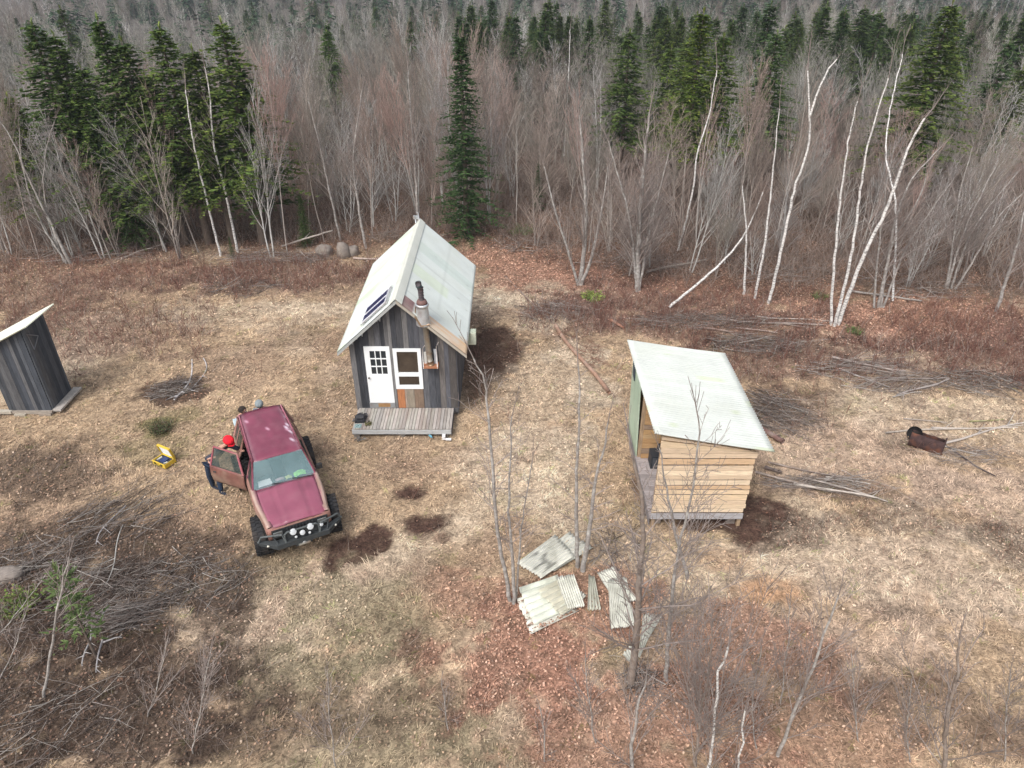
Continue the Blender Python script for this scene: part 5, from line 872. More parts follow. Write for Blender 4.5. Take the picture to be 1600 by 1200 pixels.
# rusty split drum
dr = empty('rusty_drum', tuple(G(1444, 702, -.09)), -.62); tag(dr, 'dark rusty split drum lying in the grass at the far right', 'drum')
m = MB(); P = []
for i in range(15):
    t = i/14; x = -.44+.88*t; rr_ = .29+(.012 if i in (0, 5, 9, 14) else 0); row = []
    for j in range(19): a = math.radians(-200+265*j/18); row.append((x, rr_*math.cos(a)*1.0+rnd.gauss(0, .004), .27+rr_*math.sin(a)*.9+rnd.gauss(0, .004)))
    P.append(row)
m.grid([[(p[0], -p[1], p[2]) for p in r] for r in P]); m.build('drum_shell', M_rust, dr, solid=.008)
m = MB(); m.lathe([(0, 0), (.27, 0), (.285, .02), (.285, -.02)], 22, Matrix.Translation((.44, 0, .27)) @ Matrix.Rotation(math.pi/2, 4, 'Y')); m.build('drum_end', M_rust, dr)
m = MB(); m.lathe([(0, 0), (.19, 0), (.22, .03), (.23, .03)], 22, Matrix.Translation((-.36, .24, .26)) @ Matrix.Rotation(-.45, 4, 'Z') @ Matrix.Rotation(1.1, 4, 'X'), (.15, .12, .12)); m.build('drum_lid', M_black, dr, solid=.006)
# ------------------------------------------------------------------ the lifted red off-road wagon
car = empty('offroad_wagon', (-5.96, 14.66, 0), R_(207)); tag(car, 'muddy faded red off-road wagon on big black tyres with its side door open', 'car')
PR = (.175, .040, .068); PRH = (.235, .068, .105); MUD = (.30, .15, .12); DUST = (.40, .31, .25)
FW, RWH, WR, WW, TX = 1.46, -1.26, .47, .40, .84
Y0c, Y1c, BELT, SILL = -2.12, 2.0, 1.10, .62
def arch(y):
    z = SILL
    for w in (FW, RWH):
        d = abs(y-w)
        if d < .56: z = max(z, .42+.50*math.sqrt(max(0, 1-(d/.56)**2)))
    return z
def hwid(y): return .84-.10*sst(.9, 2.05, y)-.05*sst(-1.5, -2.15, y) if not isinstance(y, np.ndarray) else y
def belt(y): return BELT+.04-.06*float(sst(.6, 2.0, y))
def side(sx, y0, y1, cols=MUD, ny=None, z1f=belt, z0f=arch, off=0.0):
    ny = ny or max(3, int((y1-y0)/.06)); P = []; C = []
    for i in range(ny+1):
        y = y0+(y1-y0)*i/ny; za = z0f(y); zb = z1f(y); row = []
        for j in range(9):
            t = j/8; z = za+(zb-za)*t; h = (z-.55)/.6; w = float(hwid(y))*(.955+.055*math.sin(min(max(h, 0), 1)*math.pi*.85)) + off; w -= .03*max(0, h-.8)/.2; row.append((sx*w, y, z))
            k = rn(y*6+sx, z*7, 9); C.append(tuple((np.array(cols)*(.55+.45*t)+np.array(DUST)*(.45-.45*t))*(.8+.4*k)))
        P.append(row)
    return P, C
m = MB()
for sx in (-1, 1):
    spans = [(Y0c, Y1c)] if sx < 0 else [(Y0c, -1.98), (-1.0, Y1c)] if False else [(Y0c, Y1c)] if sx < 0 else [(Y0c, -1.08), (-.05, Y1c)]
    for a, b in spans: P, C = side(sx, a, b); m.grid(P, C)
    if sx > 0: P, C = side(sx, -1.08, -.05, z1f=lambda y: SILL+.1); m.grid(P, C)
# fender tops beside the hood, rear quarter, cowl, nose and tail
for sx in (-1, 1):
    P = []; C = []
    for i in range(16):
        y = .50+1.5*i/15; w = float(hwid(y)); P.append([(sx*w*.985, y, belt(y)-.005), (sx*(w-.05), y, belt(y)+.012), (sx*(w-.13), y, belt(y)+.02)]); C += [tuple(np.array(DUST)*.95+np.array((.10, .02, .03))*.5)]*2+[PRH]
    m.grid(P, C)
m.grid([[(-.74+.148*i, y, z) for y, z in ((2.0, .70), (2.02, .80), (2.03, .95), (2.0, 1.06))] for i in range(11)], MUD)
m.grid([[(-.78+.156*i, y, z) for y, z in ((-2.12, .62), (-2.16, .80), (-2.15, 1.0), (-2.12, 1.13))] for i in range(11)], MUD)
m.grid([[(-.76+.152*i, y, z) for y, z in ((.70, 1.12), (.60, 1.135), (.50, 1.14))] for i in range(11)], PR)
body = m.build('body', M_mud, car, solid=.02)
m = MB(); P = []; C = []                                            # hood with two creases
for i in range(25):
    x = -.71+1.42*i/24; row = []
    for j in range(16):
        y = .68+1.33*j/15; w = .70-.045*float(sst(.9, 2, y)); xx = x/.71*w; z = belt(y)+.022+.045*(1-(x/.71)**2)-.075*float(sst(1.75, 2.06, y)) - (.012 if abs(abs(x)-.36) < .035 else 0) + (.012 if abs(x) < .33 else 0); row.append((xx, y+.03*(1-(x/.71)**2)*j/15, z)); k = rn(x*4, y*3, 7); C.append(tuple(np.array(PRH)*(.9+.35*k)))
    P.append(row)
m.grid(P, C); m.build('hood', M_paint, car, solid=.02)
m = MB(); P = []; C = []                                            # roof
for i in range(19):
    u = -1+2*i/18; row = []
    for j in range(20):
        y = .22-2.34*j/19; w = .62-.085*j/19; e = abs(u); z = 1.765-.05*e**3.2-.030*float(sst(-1.7, -2.12, y))-.03*float(sst(.02, .22, y)); x = u*w; row.append((x, y, z)); k = rn(u*5, y*3, 17); c = np.array(PR)*(.92+.35*k)
        if e > .80: c = c*.75+np.array((.30, .22, .24))*.25
        if u < -.6 and rn(u*60, y*26, 40) > .84 and rn(u*3, y*2, 4) > .35: c = np.array((.70, .58, .66))
        if rn(u*23, y*16, 43) > .955: c = np.array((.55, .30, .38))
        C.append(tuple(c))
    P.append(row)
m.grid(P, C)
for sx in (-1, 1): m.tube([(sx*.60, .18, 1.735), (sx*.585, -1, 1.74), (sx*.56, -2.08, 1.715)], .016, 6, (.28, .09, .12))
m.build('roof', M_paint, car, solid=.02)
m = MB()                                                            # pillars
def bar3(a, b, w, c): m.tube([a, b], w, 6, c)
for sx in (-1, 1):
    bar3((sx*.77, .56, 1.13), (sx*.615, .20, 1.735), .030, PR); bar3((sx*.81, -1.08, 1.12), (sx*.60, -1.02, 1.73), .032, MUD); bar3((sx*.80, -2.05, 1.12), (sx*.56, -2.05, 1.71), .04, MUD)
    m.add([(sx*.815, -1.62, 1.12), (sx*.815, -1.72, 1.12), (sx*.575, -1.72, 1.72), (sx*.585, -1.62, 1.72)], [(0, 1, 2, 3)], MUD)
    m.grid([[(sx*(.82-.015), y, 1.10), (sx*.80, y, 1.15)] for y in np.linspace(-2.1, -1.08, 6)], DUST)
    m.grid([[(sx*.615+.0, y, 1.735), (sx*.64, y, 1.69)] for y in np.linspace(-2.05, .2, 8)], PR)
m.build('pillars', M_mud, car)
m = MB(); m.add([(-.755, .585, 1.145), (.755, .585, 1.145), (.605, .215, 1.735), (-.605, .215, 1.735)], [(0, 1, 2, 3)]); ws = m.build('windscreen', mat('windscreen glass', (.24, .38, .40), .08, tint=False, var=.3, scale=1.6, spec=.7, trans=.52), car)
m = MB()
for i, x in enumerate((.05, -.45)): m.tube([(x-.28, .655-.0, 1.175), (x+.12, .60, 1.19), (x+.26, .57, 1.20)], .010, 5, (.03, .03, .03))
m.build('wiper', M_plain, ws)
M_sg = mat('side glass', (.06, .08, .075), .1, tint=False, var=.5, scale=2.5, spec=.6, trans=.35, dirt=(.24, .22, .17), dirt_amt=.5)
for sx in (-1, 1):
    m = MB()
    if sx < 0: m.add([(sx*.795, .48, 1.13), (sx*.80, -1.06, 1.13), (sx*.605, -1.0, 1.715), (sx*.62, .22, 1.715)], [(0, 1, 2, 3)])
    m.add([(sx*.805, -1.10, 1.13), (sx*.80, -1.66, 1.13), (sx*.585, -1.64, 1.71), (sx*.60, -1.05, 1.715)], [(0, 1, 2, 3)]); m.add([(sx*.80, -1.70, 1.13), (sx*.79, -2.03, 1.13), (sx*.56, -2.03, 1.70), (sx*.58, -1.70, 1.71)], [(0, 1, 2, 3)]); m.build('side_window', M_sg, car)
m = MB(); m.add([(-.74, -2.13, 1.14), (.74, -2.13, 1.14), (.54, -2.11, 1.70), (-.54, -2.11, 1.70)], [(0, 1, 2, 3)]); m.build('rear_window', M_glass, car)
# quarter pane ahead of the open door on that side
m = MB(); m.add([(.795, .52, 1.13), (.80, -.04, 1.13), (.625, .02, 1.70), (.62, .22, 1.70)], [(0, 1, 2, 3)]); m.build('quarter_pane', M_sg, car); m = MB(); m.tube([(.81, -.05, 1.12), (.625, .0, 1.72)], .024, 6, PR); m.build('door_pillar', M_mud, car)
m = MB(); m.box(-.76, .76, -2.05, .9, .60, .66, (.04, .035, .035)); m.box(-.74, .74, .50, .62, .66, 1.10, (.05, .05, .05)); m.grid([[(-.74+.148*i, y, z) for y, z in ((.60, 1.125), (.40, 1.13), (.25, 1.08), (.22, .95))] for i in range(11)], (.10, .10, .10)); m.build('dashboard', M_plain, car)
for x in (-.38, .38):
    m = MB(); m.box(x-.24, x+.24, -.55, -.02, .74, .90, (.07, .065, .06)); m.hexa([(x-.23, -.62, .86), (x+.23, -.62, .86), (x+.23, -.48, .86), (x-.23, -.48, .86), (x-.20, -.80, 1.42), (x+.20, -.80, 1.42), (x+.20, -.70, 1.42), (x-.20, -.70, 1.42)], (.08, .075, .07)); m.box(x-.12, x+.12, -.83, -.75, 1.44, 1.60, (.06, .06, .055)); m.build('seat', M_cloth, car, bevel=.03)
m = MB(); m.box(-.6, .6, -1.35, -.95, .72, .92, (.06, .055, .05)); m.box(-.6, .6, -1.48, -1.36, .8, 1.35, (.06, .055, .05)); m.build('rear_bench', M_cloth, car, bevel=.04)
m = MB(); P = [Vector((.38+.17*math.cos(t), .16+.06*math.sin(t), 1.10+.16*math.sin(t))) for t in np.linspace(0, 2*math.pi, 17)]; m.tube(P, .014, 6, (.03, .03, .03)); m.tube([(.38, .16, 1.10), (.38, .36, 1.02)], .025, 6, (.03, .03, .03)); m.build('steering_wheel', M_plain, car)
# open door, hinged at its front edge
dr_o = bpy.data.objects.new('door', None); link(dr_o, car); dr_o.location = (.865, -.10, .04); dr_o.rotation_euler = (0, 0, R_(40)); dr_o.empty_display_size = .1; dr_o['label'] = 'muddy brown-red door standing wide open'
m = MB(); DL = 1.10; P = []; C = []
for i in range(13):
    y = -DL*i/12; row = []
    for j in range(9):
        t = j/8; z = .63+.50*t; row.append((.035*math.sin(t*math.pi*.9)-(.10 if j == 0 else 0)*0, y, z)); k = rn(y*5, z*6, 19); C.append(tuple((np.array((.19, .075, .06))*(.6+.4*t)+np.array((.26, .19, .14))*(.40-.4*t))*(.8+.4*k)))
    P.append(row)
m.grid(P, C); m.box(-.07, -.015, -DL+.02, -.02, .66, 1.10, (.10, .07, .065)); m.tube([(0.01, -.02, 1.13), (-.13, -.20, 1.68), (-.14, -.95, 1.68), (.0, -DL+.02, 1.13)], .024, 6, (.30, .08, .10)); m.tube([(0.012, -.02, 1.13), (.012, -DL+.02, 1.13)], .022, 6, (.24, .10, .09)); m.tube([(.04, -.90, 1.0), (.055, -.98, 1.0)], .016, 6, (.05, .05, .05)); m.build('door_shell', M_mud, dr_o, solid=.012)
m = MB(); m.add([(.0, -.05, 1.145), (0, -DL+.05, 1.145), (-.135, -.93, 1.665), (-.125, -.22, 1.665)], [(0, 1, 2, 3)]); m.build('door_glass', M_sg, dr_o)
# far side mirror
m = MB(); m.box(-1.00, -.86, .36, .44, 1.14, 1.28, (.03, .03, .03)); m.tube([(-.80, .42, 1.12), (-.9, .40, 1.18)], .02, 6, (.03, .03, .03)); m.build('mirror', M_plain, car, bevel=.02)
# front end
m = MB(); m.box(-.66, .66, 2.035, 2.06, .74, 1.0, (.03, .032, .034))
for i in range(9): x = -.30+.075*i; m.box(x-.012, x+.012, 2.06, 2.075, .76, .98, (.06, .06, .065))
m.build('grille', M_plain, car)
for sx in (-1, 1): m = MB(); m.box(sx*.52-.11, sx*.52+.11, 2.06, 2.085, .80, .95, (.28, .30, .30)); m.build('headlight', M_metal, car, bevel=.01)
m = MB(); BK = (.045, .05, .052)
m.box(-.62, .62, 2.10, 2.30, .60, .74, BK); 
for sx in (-1, 1):
    m.hexa([(sx*.60, 2.10, .60), (sx*.60, 2.30, .60), (sx*.98, 2.0, .64), (sx*.96, 1.92, .64), (sx*.60, 2.10, .74), (sx*.60, 2.30, .74), (sx*.98, 2.0, .72), (sx*.96, 1.92, .72)], BK); m.tube([(sx*.40, 2.26, .74), (sx*.46, 2.24, .98), (sx*.90, 2.02, .90), (sx*.98, 1.97, .72)], .026, 8, (.09, .10, .10)); m.tube([(sx*.58, 2.24, .74), (sx*.66, 2.16, .95)], .02, 7, BK)
m.tube([(-.40, 2.26, .74), (-.40, 2.25, .96), (-.34, 2.25, 1.01), (.34, 2.25, 1.01), (.40, 2.25, .96), (.40, 2.26, .74)], .026, 8, (.08, .09, .09)); m.box(-.38, .38, 2.20, 2.215, .76, .98, (.05, .055, .058)); m.box(-.2, .2, 2.05, 2.26, .50, .60, BK)
bump = m.build('bull_bar', M_plain, car, bevel=.006)
m = MB(); m.lathe([(0, .012), (.03, .012), (.045, .0)], 10, Matrix.Translation((0, 2.31, .60)) @ Matrix.Rotation(-math.pi/2, 4, 'X') , (.45, .45, .44)); m.box(-.14, .14, 2.30, 2.33, .56, .60, (.42, .42, .38)); m.build('winch_fairlead', M_metal, bump)
def lamp(x, y, z, r, nm='driving_light'):
    m = MB(); MT = Matrix.Translation((x, y, z)) @ Matrix.Rotation(-1.05, 4, 'X'); m.lathe([(0, -.05), (r*.8, -.045), (r, -.01), (r*1.02, .012), (r*.92, .014)], 16, MT, (.05, .05, .05)); h = m.build(nm, M_plain, car); m = MB(); m.lathe([(0, .026), (r*.5, .022), (r*.92, .010)], 16, MT, (.50, .52, .53)); m.build('lens', M_plain, h)
lamp(-.20, 2.27, .99, .085); lamp(.20, 2.27, .99, .085); lamp(0, 2.29, .90, .068); lamp(-.46, 2.25, .93, .05); lamp(.16, 2.30, .84, .035); lamp(-.16, 2.30, .84, .035)
for x, sx in ((.78, 1), (-.78, -1)): m = MB(); m.box(x-.045, x+.045, 2.13, 2.16, .66, .70, (.70, .68, .60)); m.build('marker_light', M_plain, car, bevel=.008)
for sx in (-1, 1): m = MB(); m.tube([(sx*.36, 2.28, .56), (sx*.36, 2.35, .54), (sx*.36, 2.33, .60)], .014, 6, (.40, .36, .28)); m.build('tow_hook', M_metal, car)
for sx in (-1, 1): m = MB(); m.box(sx*.66-.07, sx*.66+.07, -2.19, -2.165, .85, 1.08, (.30, .03, .03)); m.build('tail_light', M_plain, car, bevel=.01)
m = MB(); m.box(-.80, .80, -2.32, -2.17, .60, .72, BK); m.build('rear_bumper', M_plain, car, bevel=.015)
m = MB(); m.box(-.45, .45, -1.9, 1.95, .42, .60, (.03, .028, .026)); m.tube([(-.8, FW, .42), (.8, FW, .42)], .055, 8, (.04, .035, .03)); m.tube([(-.8, RWH, .42), (.8, RWH, .42)], .055, 8, (.04, .035, .03)); m.box(-.70, .70, .9, 2.0, .6, .98, (.02, .02, .02)); m.build('chassis', M_plain, car)
for sx in (-1, 1):
    for w in (FW, RWH):
        m = MB(); P = []
        for i in range(15):
            a = math.pi*i/14; yy = w+.57*math.cos(a); zz = .42+.52*math.sin(a); b = float(hwid(yy)); P.append([(sx*(b-.02), yy, zz), (sx*(b+.055), yy, zz+.01), (sx*(b+.06), yy, zz-.03)])
        m.grid(P, (.05, .045, .042)); m.build('fender_flare', M_black, car, solid=.01)
def wheel(x, y, steer):
    h = bpy.data.objects.new('wheel', None); link(h, car); h.location = (x, y, WR); h.rotation_euler = (0, 0, steer); MT = Matrix.Rotation(math.pi/2, 4, 'Y'); s_ = 1 if x > 0 else -1
    m = MB(); hw_ = WW/2; m.lathe([(.22, -hw_*.8), (.30, -hw_), (.42, -hw_*.97), (.462, -hw_*.80), (.468, 0), (.462, hw_*.80), (.42, hw_*.97), (.30, hw_), (.22, hw_*.8)], 40, MT)
    for k in range(26):
        a = 2*math.pi*k/26; 
        for q, (u0, u1, da) in enumerate(((-.98, -.45, 0), (-.38, .38, .12), (.45, .98, 0))):
            M5 = Matrix.Rotation(a+da, 4, 'X') @ Matrix.Translation((0, 0, .466)); m.box(u0*hw_, u1*hw_, -.030, .030, -.012, .016, (.9, .9, .9), M5)
    m.build('tyre', M_black, h); m = MB(); m.lathe([(0, .09), (.06, .09), (.065, .06), (.16, .04), (.19, .10), (.215, .12), (.22, .13)], 24, Matrix.Scale(s_, 4, (1, 0, 0)) @ MT, (.14, .13, .12)); m.build('rim', M_metal, h)
for x, y, st_ in ((TX, FW, -.10), (-TX, FW, -.10), (TX, RWH, 0), (-TX, RWH, 0)): wheel(x, y, st_)
def on_car(x, y, z): return car.matrix_basis @ Vector((x, y, z)) if False else Matrix.Translation(car.location) @ Matrix.Rotation(R_(207), 4, 'Z') @ Vector((x, y, z))
m = MB(); q = [on_car(.62, .50, 1.148), on_car(.28, .50, 1.152), on_car(.30, .26, 1.152), on_car(.60, .26, 1.148)]; m.add(q, [(0, 1, 2, 3)], (.92, .93, .93)); tag(m.build('paper_sheet', M_plain, solid=.003), 'white sheet of paper lying behind the windscreen of the red wagon', 'paper')
def heap(name, c, rx, ry, h, col, label, cat, seed):
    m = MB(); r_ = random.Random(seed); P = []
    for i in range(11):
        row = []
        for j in range(11): u = -1+.2*i; v = -1+.2*j; e = max(0, 1-(u*u+v*v)*.55); row.append((u*rx*(.8+.2*r_.random()), v*ry*(.8+.2*r_.random()), h*e*(.55+.6*r_.random())))
        P.append(row)
    m.grid(P, col); o = m.build(name, M_cloth, solid=.004); o.location = on_car(*c); o.rotation_euler = (0, 0, R_(207)); return tag(o, label, cat)
heap('safety_vest', (-.42, .40, 1.14), .17, .11, .09, (.30, .75, .12), 'crumpled bright green safety vest behind the windscreen', 'vest', 3); heap('snack_bag', (-.13, .42, 1.14), .09, .07, .06, (.55, .60, .22), 'small yellow-green crumpled bag on the dashboard', 'bag', 4); heap('rag', (.08, .40, 1.14), .12, .06, .04, (.50, .35, .38), 'pinkish rag on the middle of the dashboard', 'rag', 5)
# ------------------------------------------------------------------ people
def skin_mesh(nodes, edges, root, sub=2):
    names = list(nodes); me = bpy.data.meshes.new('skin'); me.from_pydata([nodes[n][0] for n in names], [(names.index(a), names.index(b)) for a, b in edges], []); o = bpy.data.objects.new('skin', me); COL.objects.link(o)
    md = o.modifiers.new('skin', 'SKIN'); md.use_smooth_shade = True
    if not me.skin_vertices: bpy.context.view_layer.update()
    sv = me.skin_vertices[0].data if me.skin_vertices else None
    for i, n in enumerate(names):
        r = nodes[n][1]; sv[i].radius = r if hasattr(r, '__len__') else (r, r); sv[i].use_root = (n == root)
    s_ = o.modifiers.new('sub', 'SUBSURF'); s_.levels = sub; s_.render_levels = sub
    dg = bpy.context.evaluated_depsgraph_get(); ev = o.evaluated_get(dg); out = bpy.data.meshes.new_from_object(ev); bpy.data.objects.remove(o); out.materials.clear(); out.polygons.foreach_set('use_smooth', np.ones(len(out.polygons), bool)); return out
def head_bm(c, fwd, up, s=1.0):
    """a head with brow, nose, lips, chin, ears; c is its centre"""
    f = Vector(fwd).normalized(); u = Vector(up); u = (u-f*u.dot(f)).normalized(); r = f.cross(u); vs = []; fs = []; n, k = 20, 24
    for i in range(n+1):
        th = math.pi*i/n
        for j in range(k):
            ph = 2*math.pi*j/k; x = math.sin(th)*math.cos(ph); y = math.sin(th)*math.sin(ph); z = math.cos(th)     # x forward, y right, z up
            X = x*.098; Y = y*.077; Z = z*.118
            if z < 0: X *= 1-.10*(-z) if x > 0 else 1-.35*(-z); Y *= 1-.32*(-z)
            g = math.exp(-((y/.16)**2)-((z+.15)/.20)**2) if x > .3 else 0; X += g*.022                                # nose
            g = math.exp(-((abs(y)-.38)/.16)**2-((z-.05)/.13)**2) if x > .3 else 0; X -= g*.010                       # eye sockets
            g = math.exp(-((y/.30)**2)-((z+.48)/.07)**2) if x > .2 else 0; X += g*.006                               # lips
            g = math.exp(-((abs(y)-1)/.12)**2-((z+.05)/.22)**2-(x/.22)**2); Y += math.copysign(g*.022, y)             # ears
            vs.append(Vector(c)+f*X*s+r*Y*s+u*Z*s)
    for i in range(n):
        for j in range(k): fs.append((i*k+j, (i+1)*k+j, (i+1)*k+(j+1) % k, i*k+(j+1) % k))
    return vs, fs, (f, r, u)
def person(label, J, face, shirt, trou, hat=None, hair=(.03, .022, .018), sleeve='full', hscale=1.0):
    V = {k: Vector(v) for k, v in J.items()}; base = (V['ankL']+V['ankR'])/2; base.z = 0; e = empty('person', tuple(base)); tag(e, label, 'person'); V = {k: v-base for k, v in V.items()}
    N = {'pel': (V['pel'], (.135, .10)), 'spi': (V['pel'].lerp(V['che'], .5), (.125, .095)), 'che': (V['che'], (.15, .105)), 'nek': (V['nek'], .055), 'hed': (V['hed']-Vector((0, 0, .04)), .05)}; E_ = [('pel', 'spi'), ('spi', 'che'), ('che', 'nek'), ('nek', 'hed')]
    for s in 'LR':
        N.update({'sho'+s: (V['sho'+s], .055), 'elb'+s: (V['elb'+s], .040), 'wri'+s: (V['wri'+s], .027), 'hip'+s: (V['hip'+s], .085), 'kne'+s: (V['kne'+s], .056), 'ank'+s: (V['ank'+s], .038)}); hd = (V['wri'+s]-V['elb'+s]).normalized(); N['pal'+s] = (V['wri'+s]+hd*.065, (.036, .020)); E_ += [('che', 'sho'+s), ('sho'+s, 'elb'+s), ('elb'+s, 'wri'+s), ('wri'+s, 'pal'+s), ('pel', 'hip'+s), ('hip'+s, 'kne'+s), ('kne'+s, 'ank'+s)]
        sd_ = hd.cross(Vector((0, 0, 1))).normalized(); dn = Vector((0, 0, -1))
        for q in range(4):
            b = V['wri'+s]+hd*.095+sd_*(-.030+.020*q); L = (.062, .075, .070, .055)[q]; N['f%d%s' % (q, s)] = (b, .0095); N['g%d%s' % (q, s)] = (b+hd*L*.5+dn*.012, .0085); N['h%d%s' % (q, s)] = (b+hd*L*.85+dn*.04, .0075); E_ += [('pal'+s, 'f%d%s' % (q, s)), ('f%d%s' % (q, s), 'g%d%s' % (q, s)), ('g%d%s' % (q, s), 'h%d%s' % (q, s))]
        tb = V['wri'+s]+hd*.035-sd_*.032; N['t0'+s] = (tb, .011); N['t1'+s] = (tb+hd*.035-sd_*.022+dn*.01, .009); E_ += [('pal'+s, 't0'+s), ('t0'+s, 't1'+s)]
    me = skin_mesh(N, E_, 'pel'); hv, hf, (f, r, u) = head_bm(V['hed'], face, (0, 0, 1), hscale); import bmesh
    bm = bmesh.new(); bm.from_mesh(me); vv = [bm.verts.new(v) for v in hv]
    for q in hf:
        try: fc = bm.faces.new([vv[i] for i in q]); fc.smooth = True
        except ValueError: pass
    bm.to_mesh(me); bm.free(); obj('body', me, M_skin, e)
    m = MB()
    for s in (-1, 1): c = V['hed']+f*.088+r*s*.030+u*.008; m.lathe([(0, -.011), (.008, -.008), (.011, 0), (.008, .008), (0, .011)], 8, Matrix.Translation(c), (.75, .73, .70)); m.lathe([(0, -.005), (.005, 0), (0, .005)], 6, Matrix.Translation(c+f*.009), (.05, .03, .02))
    m.build('eyes', M_plain, e)
    def cloth(nm, keys, edges, root, c, grow_): 
        nn = {k: (N[k][0], tuple(np.array(N[k][1] if hasattr(N[k][1], '__len__') else (N[k][1],)*2)+grow_)) for k in keys}; me2 = skin_mesh(nn, edges, root); a = me2.color_attributes.new('tint', 'FLOAT_COLOR', 'POINT'); cc = np.ones((len(me2.vertices), 4), np.float32); cc[:, :3] = c; a.data.foreach_set('color', cc.ravel()); return obj(nm, me2, M_cloth, e)
    sk = ['pel', 'spi', 'che', 'shoL', 'shoR', 'elbL', 'elbR']; se = [('pel', 'spi'), ('spi', 'che'), ('che', 'shoL'), ('che', 'shoR'), ('shoL', 'elbL'), ('shoR', 'elbR')]
    if sleeve == 'full':
        for s in 'LR': N['cuf'+s] = (V['elb'+s].lerp(V['wri'+s], .88), .030); sk.append('cuf'+s); se.append(('elb'+s, 'cuf'+s))
    cloth('shirt', sk, se, 'pel', shirt, .022); cloth('trousers', ['pel', 'hipL', 'hipR', 'kneL', 'kneR', 'ankL', 'ankR'], [('pel', 'hipL'), ('pel', 'hipR'), ('hipL', 'kneL'), ('hipR', 'kneR'), ('kneL', 'ankL'), ('kneR', 'ankR')], 'pel', trou, .028)
    fh = Vector((face[0], face[1], 0)).normalized()
    for s in 'LR':
        m = MB(); a = V['ank'+s]; P = []
        sdv = fh.cross(Vector((0, 0, 1)))
        for i in range(9):
            t = i/8; cy = a-fh*.08+fh*.29*t; w = .048*(1-.55*abs(t-.45)**2*3); h = .085-.045*t; P.append([cy+sdv*w*math.cos(q)+Vector((0, 0, -a.z+.012+max(0, math.sin(q))*h)) for q in np.linspace(0, 2*math.pi, 11)])
        m.grid([[tuple(p) for p in row] for row in P], (.025, .03, .045)); m.build('shoe', M_cloth, e, solid=.006)
    if hat:
        m = MB(); P = []
        for i in range(9):
            t = i/8*math.pi*.5; P.append([tuple(V['hed']+(u*(.030+.145*math.cos(t)**.8)+f*.150*math.sin(t)*math.cos(p)+r*.135*math.sin(t)*math.sin(p))*(1 if hat[0] > .5 else .84)) for p in np.linspace(0, 2*math.pi, 21)])
        m.grid(P, hat)
        if len(hat) == 3 and hat[0] > .5:
            P = []
            for i in range(6): q = i/5; P.append([tuple(V['hed']+u*(.040-.035*q-.012*(a/1.0)**2)+f*(.098+.095*q*math.cos(a*.9))*math.cos(a*.75)+r*(.098+.05*q)*math.sin(a*.8)) for a in np.linspace(-1.1, 1.1, 9)])
            m.grid(P, hat)
        m.build('cap', M_cloth, e, solid=.006)
    else: hat = None
    m = MB(); P = []; lo = .62 if hat is None else .62
    for i in range(9):
        t = i/8*math.pi*lo; P.append([tuple(V['hed']+u*.126*math.cos(t)-f*.012+f*.108*math.sin(t)*math.cos(p)*(.60 if math.cos(p) > 0 and t > .9 else 1)+r*.086*math.sin(t)*math.sin(p)) for p in np.linspace(0, 2*math.pi, 21)])
    if not hat: m.grid(P, hair); m.build('hair', M_cloth, e, solid=.012)
    return e
g1 = G(357, 690, 1.58)
person('person in a red cap and dark clothes leaning behind the open wagon door', dict(pel=(-7.98, 15.26, .90), che=(-7.72, 15.28, 1.28), nek=(-7.52, 15.24, 1.46), hed=(g1[0], g1[1], 1.58), shoL=(-7.50, 15.42, 1.36), shoR=(-7.70, 15.06, 1.34), elbL=(-7.25, 15.50, 1.14), wriL=(-7.10, 15.28, 1.28), elbR=(-8.02, 15.06, 1.14), wriR=(-7.80, 14.98, 1.26),
    hipL=(-7.90, 15.30, .86), hipR=(-8.03, 15.16, .86), kneL=(-7.84, 15.14, .47), kneR=(-8.11, 15.22, .47), ankL=(-7.82, 15.06, .07), ankR=(-8.12, 15.28, .07)), (.75, -.45, -.38), (.045, .048, .065), (.020, .035, .065), hat=(.80, .015, .03), sleeve='short', hscale=1.05)
g2 = G(379, 641, 1.62)
person('dark-haired person in a pale blue-grey shirt at the rear corner of the red wagon', dict(pel=(g2[0]-.16, g2[1]-.02, .95), che=(g2[0]-.13, g2[1], 1.32), nek=(g2[0]-.05, g2[1], 1.48), hed=(g2[0], g2[1], 1.62), shoL=(g2[0]-.02, g2[1]+.18, 1.40), shoR=(g2[0]-.17, g2[1]-.17, 1.40), elbL=(g2[0]+.10, g2[1]+.28, 1.14), wriL=(g2[0]+.26, g2[1]+.16, 1.10), elbR=(g2[0]-.12, g2[1]-.30, 1.12), wriR=(g2[0]+.04, g2[1]-.24, 1.02),
    hipL=(g2[0]-.13, g2[1]+.08, .90), hipR=(g2[0]-.18, g2[1]-.10, .90), kneL=(g2[0]-.10, g2[1]+.10, .49), kneR=(g2[0]-.16, g2[1]-.12, .49), ankL=(g2[0]-.14, g2[1]+.10, .07), ankR=(g2[0]-.20, g2[1]-.12, .07)), (.85, .15, -.45), (.42, .52, .56), (.06, .07, .09))
g3 = G(405, 632, 1.60)
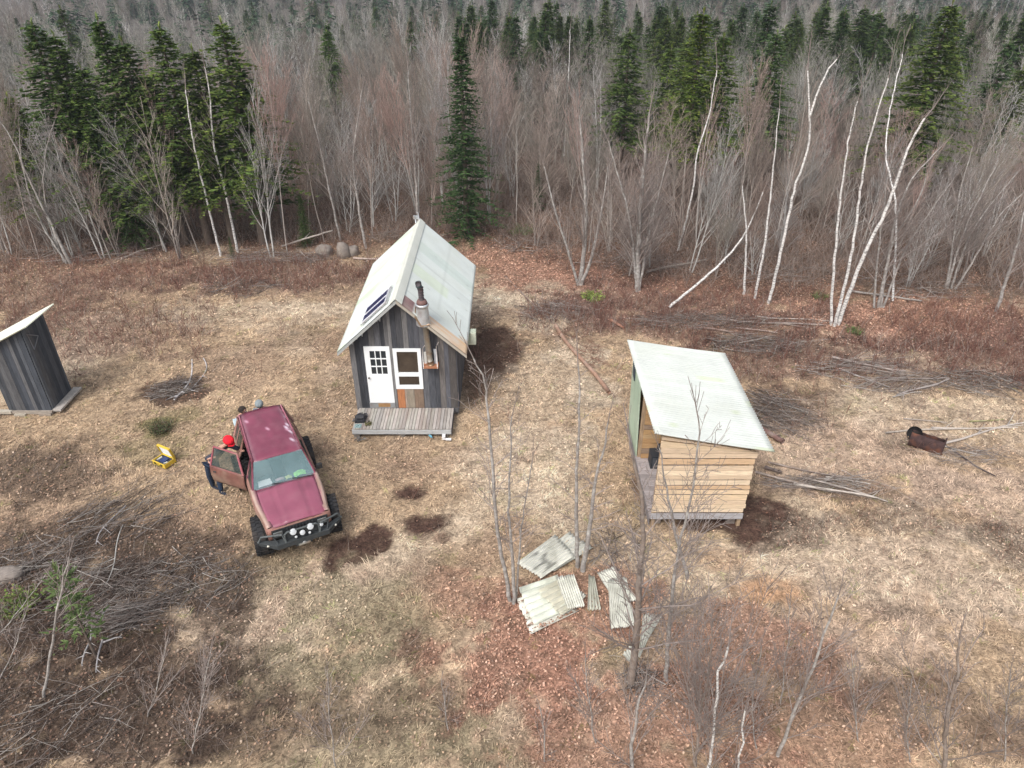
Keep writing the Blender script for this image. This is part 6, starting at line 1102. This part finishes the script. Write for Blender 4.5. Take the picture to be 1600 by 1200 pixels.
person('person in a grey knit hat mostly hidden behind the tail of the red wagon', dict(pel=(g3[0]-.02, g3[1]+.16, .95), che=(g3[0]-.01, g3[1]+.12, 1.32), nek=(g3[0], g3[1]+.05, 1.47), hed=(g3[0], g3[1], 1.60), shoL=(g3[0]+.18, g3[1]+.12, 1.38), shoR=(g3[0]-.18, g3[1]+.06, 1.38), elbL=(g3[0]+.24, g3[1]+.02, 1.12), wriL=(g3[0]+.14, g3[1]-.16, 1.05), elbR=(g3[0]-.24, g3[1]-.02, 1.12), wriR=(g3[0]-.12, g3[1]-.18, 1.05),
    hipL=(g3[0]+.08, g3[1]+.16, .90), hipR=(g3[0]-.10, g3[1]+.14, .90), kneL=(g3[0]+.09, g3[1]+.12, .49), kneR=(g3[0]-.11, g3[1]+.10, .49), ankL=(g3[0]+.09, g3[1]+.16, .07), ankR=(g3[0]-.12, g3[1]+.14, .07)), (.25, -.85, -.45), (.20, .22, .24), (.05, .055, .06), hat=(.22, .25, .26))
# ------------------------------------------------------------------ yellow case
g = G(258, 724); cs = empty('equipment_case', (g[0], g[1], .02), R_(-28)); tag(cs, 'small open yellow hard case with white lid lining in the grass', 'case'); YL = (.62, .43, .05)
m = MB(); w, d, h, t = .25, .19, .14, .02
for a in ((-w, w, -d, -d+t, 0, h), (-w, w, d-t, d, 0, h), (-w, -w+t, -d+t, d-t, 0, h), (w-t, w, -d+t, d-t, 0, h), (-w+t, w-t, -d+t, d-t, 0, .02)): m.box(*a, YL)
m.box(-w-.012, w+.012, -d-.012, -d, h-.03, h, YL); m.build('case_base', M_plain, cs, bevel=.008)
m = MB()
for x in (-.13, .13): m.box(x-.025, x+.025, -d-.03, -d-.012, .06, .13, (.10, .09, .03))
m.tube([(-.07, -d-.01, .07), (-.06, -d-.05, .07), (.06, -d-.05, .07), (.07, -d-.01, .07)], .011, 6, (.12, .11, .05)); m.build('latches', M_plain, cs)
LM = Matrix.Translation((0, d, h)) @ Matrix.Rotation(R_(12), 4, 'X'); m = MB()
for a in ((-w, -w+t, -.06, 0, 0, .38), (w-t, w, -.06, 0, 0, .38), (-w+t, w-t, -.06, 0, 0, t), (-w+t, w-t, -.06, 0, .38-t, .38), (-w, w, 0, .015, 0, .38)): m.box(*a, YL, LM)
lid = m.build('case_lid', M_plain, cs, bevel=.008); m = MB(); m.box(-w+.045, w-.045, -.03, -.002, .04, .33, (.82, .85, .86), LM); m.build('lid_lining', M_plain, lid)
m = MB(); m.box(-w+t, w-t, -d+t, d-t, .02, .09, (.05, .055, .07)); m.box(-.10, .10, -.10, .11, .09, .125, (.03, .05, .14)); m.tube([(-.18, -.08, .10), (-.16, .06, .11)], .025, 8, (.5, .5, .48)); m.tube([(.13, -.12, .11), (.17, -.03, .11)], .022, 8, (.60, .58, .52)); m.build('case_contents', M_plain, cs, bevel=.006)
# ------------------------------------------------------------------ thin haze over the valley
m = MB(); m.box(-1000, 1000, -70, 1000, -25, 85); hz = bpy.data.materials.new('haze'); hz.use_nodes = True; n = hz.node_tree.nodes; n.remove(n['Principled BSDF']); pv = n.new('ShaderNodeVolumePrincipled'); pv.inputs['Color'].default_value = (.86, .92, 1, 1); pv.inputs['Density'].default_value = .0005; pv.inputs['Anisotropy'].default_value = .2
hz.node_tree.links.new(pv.outputs[0], n['Material Output'].inputs['Volume']); tag(m.build('haze', hz), 'thin pale haze over the valley', 'haze', kind='stuff')
